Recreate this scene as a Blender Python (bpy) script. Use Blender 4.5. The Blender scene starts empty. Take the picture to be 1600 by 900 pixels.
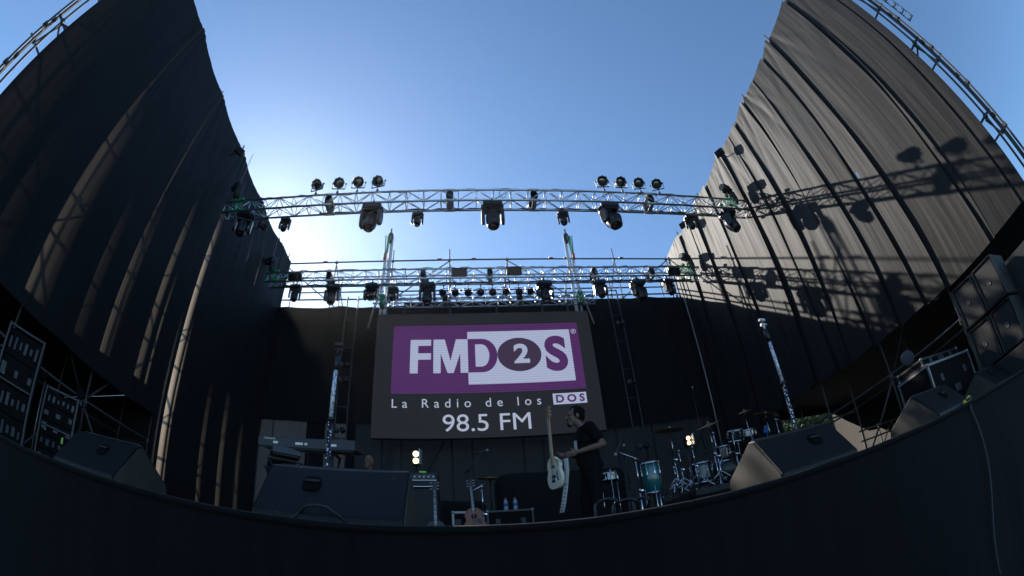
import bpy, bmesh, math, random
from mathutils import Vector, Matrix, Quaternion, noise
R = math.radians
PI = math.pi
random.seed(7)
S = bpy.context.scene
COL = S.collection
CZ = 1.80            # height of the photographer's eye above the ground
SF = CZ + 0.118      # height of the stage floor

# ---------------------------------------------------------------- camera (a real fisheye lens, equisolid)
CAMROT = Matrix(((0.99459809, -0.07626974, -0.07041005),
                 (0.01596262, -0.5578659, 0.82977758),
                 (0.10256629, 0.82641912, 0.55363489)))      # rows: right, up, forward
FPX = 724.05
cam = bpy.data.cameras.new('camera')
co = bpy.data.objects.new('camera', cam)
COL.objects.link(co)
r_, u_, f_ = [Vector(CAMROT[i]) for i in range(3)]
co.matrix_world = Matrix(((r_.x, u_.x, -f_.x, 0), (r_.y, u_.y, -f_.y, 0), (r_.z, u_.z, -f_.z, CZ), (0, 0, 0, 1)))
cam.type = 'PANO'
cam.panorama_type = 'FISHEYE_EQUISOLID'
cam.sensor_fit = 'HORIZONTAL'
cam.sensor_width = 36.0
cam.fisheye_lens = FPX / 1600.0 * 36.0
cam.fisheye_fov = PI
cam.clip_start = 0.02
cam.clip_end = 3000
S.camera = co
S.render.resolution_x, S.render.resolution_y = 1024, 576

# ---------------------------------------------------------------- daylight
SUN = Vector((-0.4176, 0.726, 0.546)).normalized()
W = bpy.data.worlds.new('World')
S.world = W
W.use_nodes = True
nt = W.node_tree
nt.nodes.clear()
out = nt.nodes.new('ShaderNodeOutputWorld')
bg = nt.nodes.new('ShaderNodeBackground')
sky = nt.nodes.new('ShaderNodeTexSky')
sky.sky_type = 'NISHITA'
sky.sun_disc = False
sky.sun_elevation = math.asin(SUN.z)
sky.sun_rotation = math.atan2(SUN.x, SUN.y)
sky.altitude = 1200
sky.air_density = 1.0
sky.dust_density = 0.6
sky.ozone_density = 4.0
bg.inputs['Strength'].default_value = 0.15
tint = nt.nodes.new('ShaderNodeVectorMath')
tint.operation = 'MULTIPLY'
tint.inputs[1].default_value = (.92, 1.04, 1.03)
nt.links.new(sky.outputs[0], tint.inputs[0])
nt.links.new(tint.outputs[0], bg.inputs[0])
nt.links.new(bg.outputs[0], out.inputs[0])
sl = bpy.data.lights.new('sun', 'SUN')
sl.energy = 4.8
sl.angle = R(0.5)
sl.color = (1.0, 0.93, 0.84)
so = bpy.data.objects.new('sun', sl)
COL.objects.link(so)
so.rotation_euler = SUN.to_track_quat('Z', 'Y').to_euler()
so.location = (-40, 70, 55)
S.view_settings.view_transform = 'Standard'
S.view_settings.look = 'None'
S.view_settings.gamma = 1
S.view_settings.exposure = 0.56
S.view_settings.use_curve_mapping = False
S.cycles.max_bounces = 6
S.cycles.transparent_max_bounces = 8


# ---------------------------------------------------------------- helpers
def ray(px, py):
    x, y = px - 800, 450 - py
    r = math.hypot(x, y)
    th = 2 * math.asin(r / (2 * FPX))
    s = math.sin(th) / max(r, 1e-9)
    return r_ * (x * s) + u_ * (y * s) + f_ * math.cos(th)


def at(px, py, Y=None, X=None, Z=None):
    """a surveyed spot: the point in direction px,py on the plane y=Y, x=X or z=Z"""
    d = ray(px, py)
    t = Y / d.y if Y is not None else (X / d.x if X is not None else (Z - CZ) / d.z)
    return Vector((d.x * t, d.y * t, d.z * t + CZ))


def frame(z, xh=None):
    z = Vector(z).normalized()
    x = Vector(xh) if xh is not None else (Vector((1, 0, 0)) if abs(z.x) < .8 else Vector((0, 1, 0)))
    x = (x - z * x.dot(z)).normalized()
    y = z.cross(x)
    return Matrix(((x.x, y.x, z.x), (x.y, y.y, z.y), (x.z, y.z, z.z)))


class MB:
    def __init__(s):
        s.v, s.f, s.sm, s.cut = [], [], [], []

    def add(s, vs, fs, sm=False):
        b = len(s.v)
        s.cut.append(b)
        s.v += [tuple(v) for v in vs]
        s.f += [tuple(b + i for i in f) for f in fs]
        s.sm += [sm] * len(fs)
        return s

    def box(s, c, d, rot=None, bev=0.0):
        c = Vector(c)
        h = Vector(d) / 2
        m = rot if rot is not None else Matrix.Identity(3)
        if bev <= 0:
            vs = [c + m @ Vector((h.x * a, h.y * b, h.z * e)) for a in (-1, 1) for b in (-1, 1) for e in (-1, 1)]
            return s.add(vs, [(0, 1, 3, 2), (4, 6, 7, 5), (0, 4, 5, 1), (2, 3, 7, 6), (0, 2, 6, 4), (1, 5, 7, 3)])
        bev = min(bev, h.x * .9, h.y * .9, h.z * .9)
        idx, vs = {}, []
        for a in (-1, 1):
            for b in (-1, 1):
                for e in (-1, 1):
                    for k in range(3):
                        q = [h.x - bev, h.y - bev, h.z - bev]
                        q[k] = h[k]
                        idx[(a, b, e, k)] = len(vs)
                        vs.append(c + m @ Vector((q[0] * a, q[1] * b, q[2] * e)))
        fs = []
        for k in range(3):
            o = [i for i in range(3) if i != k]
            for sg in (-1, 1):
                f = []
                for (p, q) in ((-1, -1), (1, -1), (1, 1), (-1, 1)):
                    t = [0, 0, 0]
                    t[k], t[o[0]], t[o[1]] = sg, p, q
                    f.append(idx[(*t, k)])
                fs.append(f)
            for p in (-1, 1):
                for q in (-1, 1):
                    t0, t1 = [0, 0, 0], [0, 0, 0]
                    t0[k], t1[k] = -1, 1
                    t0[o[0]] = t1[o[0]] = p
                    t0[o[1]] = t1[o[1]] = q
                    fs.append([idx[(*t0, o[0])], idx[(*t1, o[0])], idx[(*t1, o[1])], idx[(*t0, o[1])]])
        for a in (-1, 1):
            for b in (-1, 1):
                for e in (-1, 1):
                    fs.append([idx[(a, b, e, k)] for k in range(3)])
        return s.add(vs, fs)

    def tube(s, p0, p1, r0, r1=None, n=8):
        return s.path([p0, p1], [r0, r0 if r1 is None else r1], n)

    def path(s, pts, r, n=6):
        pts = [Vector(p) for p in pts]
        rs = r if isinstance(r, (list, tuple)) else [r] * len(pts)
        vs, fs = [], []
        up = None
        for i, p in enumerate(pts):
            t = (pts[min(i + 1, len(pts) - 1)] - pts[max(i - 1, 0)])
            t = t.normalized() if t.length > 1e-9 else Vector((0, 0, 1))
            if up is None:
                up = Vector((0, 0, 1)) if abs(t.z) < .9 else Vector((1, 0, 0))
            x = (up - t * up.dot(t)).normalized()
            up = x
            y = t.cross(x)
            for k in range(n):
                a = 2 * PI * k / n
                vs.append(p + (x * math.cos(a) + y * math.sin(a)) * rs[i])
        for i in range(len(pts) - 1):
            for k in range(n):
                fs.append((i * n + k, i * n + (k + 1) % n, (i + 1) * n + (k + 1) % n, (i + 1) * n + k))
        s.add(vs, fs, True)
        b = len(s.v) - len(vs)
        s.f.append(tuple(b + k for k in reversed(range(n))))
        s.f.append(tuple(b + (len(pts) - 1) * n + k for k in range(n)))
        s.sm += [False, False]
        return s

    def lathe(s, prof, n=16, m=None, sm=True):
        """prof: list of (radius, height); closed by points on the axis"""
        m = m if m is not None else Matrix.Identity(4)
        vs, fs = [], []
        for (r, z) in prof:
            for k in range(n):
                a = 2 * PI * k / n
                vs.append(m @ Vector((r * math.cos(a), r * math.sin(a), z)))
        for i in range(len(prof) - 1):
            for k in range(n):
                fs.append((i * n + k, i * n + (k + 1) % n, (i + 1) * n + (k + 1) % n, (i + 1) * n + k))
        fs.append(tuple(reversed(range(n))))
        fs.append(tuple((len(prof) - 1) * n + k for k in range(n)))
        return s.add(vs, fs, sm)

    def ell(s, c, r, rot=None, nu=14, nv=9):
        m = (rot if rot is not None else Matrix.Identity(3)).to_4x4()
        m.translation = Vector(c)
        prof = [(math.sin(PI * i / nv), -math.cos(PI * i / nv)) for i in range(nv + 1)]
        prof[0] = (.001, -1)
        prof[-1] = (.001, 1)
        return s.lathe(prof, nu, m @ Matrix.Diagonal((r[0], r[1], r[2], 1)))

    def cap(s, p0, p1, r0, r1, n=10):
        """tapered capsule"""
        p0, p1 = Vector(p0), Vector(p1)
        d = p1 - p0
        L = d.length
        m = frame(d if L > 1e-6 else (0, 0, 1)).to_4x4()
        m.translation = p0
        prof = []
        for i in range(5):
            a = PI / 2 * i / 4
            prof.append((max(r0 * math.sin(a), 1e-4), -r0 * math.cos(a)))
        for i in range(5):
            a = PI / 2 * i / 4
            prof.append((max(r1 * math.cos(a), 1e-4), L + r1 * math.sin(a)))
        return s.lathe(prof, n, m)

    def prism(s, poly, t, m=None, bev=0.0):
        """polygon in local xy, extruded 0..t along local z"""
        m = m if m is not None else Matrix.Identity(4)
        n = len(poly)
        vs = [m @ Vector((x, y, 0)) for x, y in poly] + [m @ Vector((x, y, t)) for x, y in poly]
        fs = [tuple(reversed(range(n))), tuple(range(n, 2 * n))]
        fs += [(i, (i + 1) % n, n + (i + 1) % n, n + i) for i in range(n)]
        return s.add(vs, fs)

    def build(s, name, m, parent=None, fix=True, bevel=0.0):
        me = bpy.data.meshes.new(name)
        me.from_pydata(s.v, [], s.f)
        me.polygons.foreach_set('use_smooth', s.sm)
        if fix:
            b = bmesh.new()
            b.from_mesh(me)
            bmesh.ops.recalc_face_normals(b, faces=b.faces)
            b.to_mesh(me)
            b.free()
        me.materials.append(m)
        o = bpy.data.objects.new(name, me)
        COL.objects.link(o)
        if parent is not None:
            o.parent = parent
        if bevel > 0:
            md = o.modifiers.new('bevel', 'BEVEL')
            md.width = bevel
            md.segments = 2
            md.limit_method = 'ANGLE'
        return o


def split(mb, name, m, parent, per=1):
    """each piece (or run of 'per' pieces) becomes a part of its own"""
    cuts = mb.cut[::per] + [len(mb.v)]
    for a, b in zip(cuts[:-1], cuts[1:]):
        q = MB()
        q.v = mb.v[a:b]
        for f, sm in zip(mb.f, mb.sm):
            if a <= f[0] < b:
                q.f.append(tuple(i - a for i in f))
                q.sm.append(sm)
        q.build(name, m, parent)


def tag(o, label, cat=None, group=None, kind=None):
    if label:
        o['label'] = label
    if cat:
        o['category'] = cat
    if group:
        o['group'] = group
    if kind:
        o['kind'] = kind
    return o


def thing(name, label, cat, loc=(0, 0, 0), rot=None, group=None):
    o = bpy.data.objects.new(name, None)
    o.empty_display_size = 0.1
    COL.objects.link(o)
    o.location = loc
    if rot is not None:
        o.rotation_mode = 'QUATERNION'
        o.rotation_quaternion = rot.to_quaternion() if isinstance(rot, Matrix) else rot
    return tag(o, label, cat, group)


def rz(a):
    return Matrix.Rotation(R(a), 3, 'Z')


def dup(root, label, loc=None, rot=None, group=None):
    r = root.copy()
    COL.objects.link(r)
    r['label'] = label
    if group:
        r['group'] = group
    if loc is not None:
        r.location = loc
    if rot is not None:
        r.rotation_mode = 'QUATERNION'
        r.rotation_quaternion = rot.to_quaternion() if isinstance(rot, Matrix) else rot
    for ch in [c for c in bpy.data.objects if c.parent == root]:
        c = ch.copy()
        COL.objects.link(c)
        c.parent = r
        for g in [q for q in bpy.data.objects if q.parent == ch]:
            d = g.copy()
            COL.objects.link(d)
            d.parent = c
    return r


# ---------------------------------------------------------------- materials
def mat(name, col, rough=.6, metal=0.0, var=0.0, vscale=8.0, bump=0.0, bscale=40.0, spec=.5, stretch=(1, 1, 1), sheen=0.0,
        wear=None, coat=0.0):
    m = bpy.data.materials.new(name)
    m.use_nodes = True
    n, l = m.node_tree.nodes, m.node_tree.links
    b = n['Principled BSDF']
    b.inputs['Base Color'].default_value = (*col, 1)
    b.inputs['Roughness'].default_value = rough
    b.inputs['Metallic'].default_value = metal
    b.inputs['Specular IOR Level'].default_value = spec
    b.inputs['Sheen Weight'].default_value = sheen
    b.inputs['Coat Weight'].default_value = coat
    tc = n.new('ShaderNodeTexCoord')
    mp = n.new('ShaderNodeMapping')
    mp.inputs['Scale'].default_value = stretch
    l.new(tc.outputs['Object'], mp.inputs[0])
    if var > 0:
        nz = n.new('ShaderNodeTexNoise')
        nz.inputs['Scale'].default_value = vscale
        nz.inputs['Detail'].default_value = 6
        nz.inputs['Roughness'].default_value = .65
        l.new(mp.outputs[0], nz.inputs['Vector'])
        cr = n.new('ShaderNodeMapRange')
        cr.inputs[1].default_value = .3
        cr.inputs[2].default_value = .7
        cr.inputs[3].default_value = 1 - var
        cr.inputs[4].default_value = 1 + var
        l.new(nz.outputs[0], cr.inputs[0])
        mx = n.new('ShaderNodeVectorMath')
        mx.operation = 'SCALE'
        mx.inputs[0].default_value = col
        l.new(cr.outputs[0], mx.inputs['Scale'])
        last = mx.outputs[0]
        if wear is not None:       # scuffs: small worn patches of another colour
            n2 = n.new('ShaderNodeTexNoise')
            n2.inputs['Scale'].default_value = wear[1]
            n2.inputs['Detail'].default_value = 8
            l.new(mp.outputs[0], n2.inputs['Vector'])
            r2 = n.new('ShaderNodeMapRange')
            r2.inputs[1].default_value = wear[2]
            r2.inputs[2].default_value = wear[2] + .06
            l.new(n2.outputs[0], r2.inputs[0])
            mc = n.new('ShaderNodeMix')
            mc.data_type = 'RGBA'
            l.new(r2.outputs[0], mc.inputs[0])
            l.new(last, mc.inputs[6])
            mc.inputs[7].default_value = (*wear[0], 1)
            last = mc.outputs[2]
        l.new(last, b.inputs['Base Color'])
        rr = n.new('ShaderNodeMapRange')
        rr.inputs[3].default_value = max(.05, rough - .12)
        rr.inputs[4].default_value = min(1, rough + .12)
        l.new(nz.outputs[0], rr.inputs[0])
        l.new(rr.outputs[0], b.inputs['Roughness'])
    if bump > 0:
        bz = n.new('ShaderNodeTexNoise')
        bz.inputs['Scale'].default_value = bscale
        bz.inputs['Detail'].default_value = 5
        l.new(mp.outputs[0], bz.inputs['Vector'])
        bp = n.new('ShaderNodeBump')
        bp.inputs['Strength'].default_value = bump
        bp.inputs['Distance'].default_value = .01
        l.new(bz.outputs[0], bp.inputs['Height'])
        l.new(bp.outputs[0], b.inputs['Normal'])
    return m


def emit(name, col, st, stripes=0.0):
    m = bpy.data.materials.new(name)
    m.use_nodes = True
    n, l = m.node_tree.nodes, m.node_tree.links
    b = n['Principled BSDF']
    b.inputs['Base Color'].default_value = (.012, .012, .013, 1)
    b.inputs['Roughness'].default_value = .7
    b.inputs['Emission Color'].default_value = (*col, 1)
    b.inputs['Emission Strength'].default_value = st
    if stripes > 0:                 # rows of diodes
        tc = n.new('ShaderNodeTexCoord')
        wv = n.new('ShaderNodeTexWave')
        wv.bands_direction = 'Z'
        wv.inputs['Scale'].default_value = 4.2
        wv.inputs['Distortion'].default_value = 0
        l.new(tc.outputs['Object'], wv.inputs[0])
        mr = n.new('ShaderNodeMapRange')
        mr.inputs[3].default_value = st * (1 - stripes)
        mr.inputs[4].default_value = st * (1 + stripes * .35)
        l.new(wv.outputs[1], mr.inputs[0])
        l.new(mr.outputs[0], b.inputs['Emission Strength'])
    return m


def cloth(name, col, tcol, trans_attr=None, trans=0.0, rough=.55, spec=.5, sheen=.3, holes=False):
    m = bpy.data.materials.new(name)
    m.use_nodes = True
    n, l = m.node_tree.nodes, m.node_tree.links
    b = n['Principled BSDF']
    o = n['Material Output']
    b.inputs['Roughness'].default_value = rough
    b.inputs['Specular IOR Level'].default_value = spec
    b.inputs['Sheen Weight'].default_value = sheen
    b.inputs['Sheen Roughness'].default_value = .4
    tc = n.new('ShaderNodeTexCoord')
    mp = n.new('ShaderNodeMapping')
    mp.inputs['Scale'].default_value = (6, 6, .22)
    l.new(tc.outputs['Object'], mp.inputs[0])
    nz = n.new('ShaderNodeTexNoise')
    nz.inputs['Scale'].default_value = 2.2
    nz.inputs['Detail'].default_value = 7
    l.new(mp.outputs[0], nz.inputs['Vector'])
    n3 = n.new('ShaderNodeTexNoise')
    n3.inputs['Scale'].default_value = .8
    n3.inputs['Detail'].default_value = 5
    l.new(tc.outputs['Object'], n3.inputs['Vector'])
    ad = n.new('ShaderNodeMath')
    ad.operation = 'ADD'
    l.new(nz.outputs[0], ad.inputs[0])
    l.new(n3.outputs[0], ad.inputs[1])
    mr = n.new('ShaderNodeMapRange')
    mr.inputs[1].default_value = .7
    mr.inputs[2].default_value = 1.3
    mr.inputs[3].default_value = .72
    mr.inputs[4].default_value = 1.3
    l.new(ad.outputs[0], mr.inputs[0])
    mx = n.new('ShaderNodeVectorMath')
    mx.operation = 'SCALE'
    mx.inputs[0].default_value = col
    l.new(mr.outputs[0], mx.inputs['Scale'])
    l.new(mx.outputs[0], b.inputs['Base Color'])
    bp = n.new('ShaderNodeBump')
    bp.inputs['Strength'].default_value = .35
    bp.inputs['Distance'].default_value = .02
    l.new(nz.outputs[0], bp.inputs['Height'])
    l.new(bp.outputs[0], b.inputs['Normal'])
    if trans_attr or trans > 0:
        t = n.new('ShaderNodeBsdfTranslucent')
        t.inputs[0].default_value = (*tcol, 1)
        ms = n.new('ShaderNodeMixShader')
        if trans_attr:
            a = n.new('ShaderNodeAttribute')
            a.attribute_name = trans_attr
            l.new(a.outputs['Fac'], ms.inputs[0])
        else:
            ms.inputs[0].default_value = trans
        l.new(b.outputs[0], ms.inputs[1])
        l.new(t.outputs[0], ms.inputs[2])
        l.new(ms.outputs[0], o.inputs['Surface'])
    return m


M = {}
M['hollow_shade'] = mat('painted_hollow_shade', (.004, .004, .005), .9, spec=.1)  # flat black that paints the shade inside holes and recesses
M['matte_black'] = mat('matte_black', (.006, .006, .0065), .85, 0, .3, 12, spec=.12)
M['old_steel'] = mat('old_steel_tube', (.055, .055, .056), .65, .2, .3, 12)
M['rack_grey'] = mat('rack_grey', (.04, .042, .048), .7)
M['sunlit_worn_paint'] = mat('sunlit_worn_side_paint', (.06, .055, .047), .42, 0, .25, 5, .06, 60, wear=((.11, .10, .085), 7, .66), spec=.6)  # cheeks paler than the cabinet: sunlight put into the colour, scuffs on top
M['badge'] = mat('dull_badge', (.07, .07, .07), .5)
M['rail_grey'] = mat('grey_tube', (.16, .16, .165), .5, .4, .2, 12)
M['alu'] = mat('brushed_aluminium', (.62, .63, .65), .32, 1.0, .15, 20, 0, stretch=(1, 1, 1))
M['plate'] = mat('plate_aluminium', (.55, .56, .58), .5, 0.0, .1, 10)
M['galv'] = mat('galvanised_steel', (.26, .26, .265), .5, .7, .25, 15)
M['steel_dark'] = mat('dark_steel', (.05, .05, .055), .5, .6, .3, 12)
M['chrome'] = mat('chrome', (.48, .49, .52), .16, 1.0)
M['black_plastic'] = mat('black_plastic', (.008, .008, .009), .32, 0, .3, 9, .05, 60)
M['black_metal'] = mat('black_painted_metal', (.008, .008, .009), .42, 0, .3, 10)
M['warm_reflector'] = mat('warm_reflector', (.22, .17, .14), .35, .5)
M['lens'] = mat('lens_glass', (.015, .017, .022), .08, 0, spec=.9, coat=.6)
M['black_vinyl'] = mat('black_vinyl', (.007, .0075, .0085), .65, 0, .35, 14, .25, 120, wear=((.03, .03, .03), 9, .70))
M['grille'] = mat('speaker_grille', (.012, .012, .013), .6, .2, .3, 60, .3, 300)
M['carpet_box'] = mat('textured_cabinet_paint', (.0055, .006, .0068), .42, 0, .3, 30, .2, 160, wear=((.03, .028, .026), 12, .68), spec=.22)
M['stage_cloth'] = cloth('stage_skirt_cloth', (.005, .005, .006), (0, 0, 0), rough=.85, spec=.12, sheen=.03)
M['deck'] = mat('stage_deck_paint', (.025, .025, .028), .7, 0, .3, 3, .1, 60)
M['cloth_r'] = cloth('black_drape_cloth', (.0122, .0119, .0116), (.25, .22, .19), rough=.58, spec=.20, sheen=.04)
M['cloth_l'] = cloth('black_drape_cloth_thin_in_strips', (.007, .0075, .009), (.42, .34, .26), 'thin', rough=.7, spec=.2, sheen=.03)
M['cloth_b'] = cloth('black_back_cloth', (.006, .0065, .0075), (.1, .1, .1), rough=.8, spec=.15, sheen=.02)
M['tarp'] = cloth('grey_tarpaulin', (.022, .0245, .028), (.026, .031, .038), None, .3, rough=.6, spec=.3, sheen=0)
M['tarp_dark'] = cloth('dark_grey_tarpaulin', (.0055, .0070, .0092), (.005, .0075, .011), None, .3, rough=.6, spec=.3, sheen=0)
M['tarp_beige'] = cloth('beige_tarpaulin', (.13, .118, .10), (.22, .19, .155), None, .35, rough=.7, spec=.2, sheen=0)
M['green_sling'] = mat('green_webbing', (.008, .24, .10), .7, 0, .2, 20)
M['red'] = mat('red_plastic', (.35, .015, .015), .45)
M['orange'] = mat('orange_paint', (.5, .08, .02), .5)
M['cable'] = mat('black_rubber_cable', (.012, .012, .013), .55)
M['silver'] = mat('silver_paint', (.55, .56, .58), .35, .6, .1, 20)
M['screen_frame'] = mat('screen_frame_black', (.02, .02, .02), .6, .2)
M['scr_bg'] = emit('screen_dark_ground', (.0168, .0165, .0168), .42)
M['scr_purple'] = emit('screen_purple', (.085, .020, .125), .60, .35)
M['scr_white'] = emit('screen_white', (.42, .47, .66), .60, .14)
M['scr_plain'] = emit('screen_pale_letters', (.42, .46, .60), .62)
M['scr_ball'] = emit('screen_dark_ball', (.04, .022, .05), .72, .2)
M['bulb'] = emit('lit_bulb', (1.0, .66, .30), 4.0)
M['led_green'] = emit('green_indicator', (.05, .8, .25), .25)
M['led_amber'] = emit('amber_indicator', (1, .3, .05), .5)
M['skin'] = mat('skin', (.145, .075, .05), .5, 0, .12, 12, .05, 80)
M['hair'] = mat('dark_hair', (.005, .004, .0035), .8, 0, .3, 50, .6, 120, spec=.15)
M['shirt'] = mat('black_cotton', (.0045, .0045, .005), .9, 0, .2, 20, .3, 30, spec=.15)
M['shirt_print'] = mat('pale_print', (.45, .46, .48), .8)
M['denim'] = mat('dark_denim', (.004, .0045, .006), .9, 0, .25, 30, .3, 60, spec=.15)
M['shoe'] = mat('black_leather', (.012, .011, .011), .4)
M['eye'] = mat('eye', (.05, .04, .035), .2)
M['cream'] = mat('cream_lacquer', (.80, .72, .58), .25, 0, .05, 8, coat=.3)
M['maple'] = mat('maple', (.42, .22, .09), .35, 0, .2, 8, stretch=(1, 1, .1))
M['rosewood'] = mat('rosewood', (.03, .018, .012), .45, 0, .2, 12)
M['cedar'] = mat('reddish_wood_top', (.20, .06, .025), .35, 0, .25, 10, stretch=(6, 1, .4))
M['strap'] = mat('pale_strap', (.42, .41, .40), .7, 0, .1, 30)
M['teal'] = mat('teal_drum_lacquer', (.006, .10, .11), .2, 0, .25, 8, coat=.5)
M['drum_dark'] = mat('dark_blue_drum_shell', (.006, .011, .022), .22, 0, .2, 8, coat=.5)
M['drum_skin'] = mat('drum_skin', (.3, .3, .29), .5, 0, .1, 10)
M['bronze'] = mat('cymbal_bronze', (.32, .18, .07), .35, 1.0, .2, 12)
M['water'] = mat('bottle_plastic', (.28, .33, .38), .15, 0, spec=.7)
M['blue'] = mat('blue_plastic', (.02, .10, .35), .4)
M['pink'] = mat('pink_tape', (.5, .03, .15), .6)
M['yellow'] = mat('yellow_tape', (.6, .5, .06), .6)
M['lime'] = mat('lime_tape', (.35, .6, .1), .6)
M['white'] = mat('white_card', (.7, .7, .7), .6)
M['bluegrey'] = mat('blue_grey_panel', (.012, .019, .033), .4, 0, .2, 10)
M['asphalt'] = mat('asphalt', (.05, .05, .05), .9, 0, .3, 2, .3, 80)
M['bark'] = mat('bark', (.09, .065, .045), .9, 0, .3, 8, .6, 20)
M['leaf'] = cloth('leaf', (.05, .075, .022), (.12, .16, .05), None, .4, rough=.6, spec=.3, sheen=0)
M['rubber_mat'] = mat('dark_wood_riser', (.02, .02, .021), .7, 0, .2, 8)


def glitter(name, dark, scale, dens):
    m = bpy.data.materials.new(name)
    m.use_nodes = True
    n, l = m.node_tree.nodes, m.node_tree.links
    b = n['Principled BSDF']
    tc = n.new('ShaderNodeTexCoord')
    vo = n.new('ShaderNodeTexVoronoi')
    vo.inputs['Scale'].default_value = scale
    l.new(tc.outputs['Object'], vo.inputs['Vector'])
    lt = n.new('ShaderNodeMath')
    lt.operation = 'LESS_THAN'
    lt.inputs[1].default_value = dens
    l.new(vo.outputs['Distance'], lt.inputs[0])
    mc = n.new('ShaderNodeMix')
    mc.data_type = 'RGBA'
    l.new(lt.outputs[0], mc.inputs[0])
    mc.inputs[6].default_value = (*dark, 1)
    mc.inputs[7].default_value = (.85, .86, .92, 1)
    l.new(mc.outputs[2], b.inputs['Base Color'])
    mm = n.new('ShaderNodeMath')
    mm.operation = 'MULTIPLY'
    mm.inputs[1].default_value = .15
    l.new(lt.outputs[0], mm.inputs[0])
    l.new(mm.outputs[0], b.inputs['Metallic'])
    b.inputs['Roughness'].default_value = .25
    bp = n.new('ShaderNodeBump')
    bp.inputs['Strength'].default_value = 1
    bp.inputs['Distance'].default_value = .01
    l.new(vo.outputs['Color'], bp.inputs['Height'])
    l.new(bp.outputs[0], b.inputs['Normal'])
    return m


M['glit_pale'] = glitter('silver_sequins', (.30, .30, .34), 70, .55)
M['glit_dark'] = glitter('sequins_on_black', (.02, .02, .03), 48, .33)

hm = bpy.data.materials.new('haze')
hm.use_nodes = True
hm.node_tree.nodes.clear()
ho_ = hm.node_tree.nodes.new('ShaderNodeOutputMaterial')
hv = hm.node_tree.nodes.new('ShaderNodeVolumePrincipled')
hv.inputs['Color'].default_value = (.9, .9, .9, 1)
hv.inputs['Density'].default_value = 0.0005
hv.inputs['Anisotropy'].default_value = 0.75
hm.node_tree.links.new(hv.outputs[0], ho_.inputs['Volume'])
M['haze'] = hm

# ================================================================ THE SETTING
XR, XL = 7.68, -6.52
YB = 12.75                       # back wall
ZT = CZ + 9.9                    # top of the side walls
ZBW = CZ + 8.05                  # top of the back cloth

g = MB()
g.add([(-250, -120, 0), (250, -120, 0), (250, 380, 0), (-250, 380, 0)], [(0, 1, 2, 3)])
tag(g.build('ground', M['asphalt'], fix=False), None, None, None, 'structure')

# ---- stage: deck, skirt cloth and edge trim
EDGE = 1.90
stg = thing('stage', 'wide black stage platform with a dark cloth skirt across the bottom of the picture', 'stage', (0.5, 7, 0))
m = MB()
m.box((.08, .0 + 0.01, SF - .06), (14.2 - .1, 11.6 - (EDGE - 1.2) * 0, .12))
d = m.build('deck', M['deck'], stg)
d.location = (0, EDGE + 5.8 - 7 + .03, 0)
m = MB()
nx, nz_ = 180, 14
vs = []
for i in range(nx + 1):
    for j in range(nz_ + 1):
        x = -7.0 + 14.0 * i / nx
        t = j / nz_
        z = .02 + (SF - .02 - .015) * t
        y = EDGE - 7 - .01 - .035 * (1 - t) * (0.5 + .5 * math.sin(x * 5.3 + 1.7 * math.sin(x * 1.3))) - .02 * noise.noise((x * 2, z * 1.2, 0)) * (1 - t * .8)
        vs.append((x, y, z))
m.add(vs, [(i * (nz_ + 1) + j, (i + 1) * (nz_ + 1) + j, (i + 1) * (nz_ + 1) + j + 1, i * (nz_ + 1) + j + 1) for i in range(nx) for j in range(nz_)], True)
m.build('skirt', M['stage_cloth'], stg, fix=False)
m = MB()
m.path([(-7 + 14 * i / 60, EDGE - 7 - .012 + .006 * noise.noise((i * .7, 0, 0)), SF + .002 + .008 * noise.noise((i * .35, 3, 0))) for i in range(61)], .02, 6)
m.build('edge_roll', M['stage_cloth'], stg)


# ---- the side walls: long black drapes hung from scaffolding
POSTS = [.86, 1.5, 3.55, 5.62, 7.72, 9.8, 11.9]


def ztop(y, seed):
    k = 0
    pts = POSTS
    for i in range(len(pts) - 1):
        if pts[i] <= y <= pts[i + 1]:
            k = i
    a, b = pts[k], pts[k + 1]
    t = (y - a) / (b - a)
    return ZT + .10 - (.15 if b - a > 1 else .04) * 4 * t * (1 - t) * (.8 + .3 * noise.noise((k * 3.1, seed, 0)))


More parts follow.
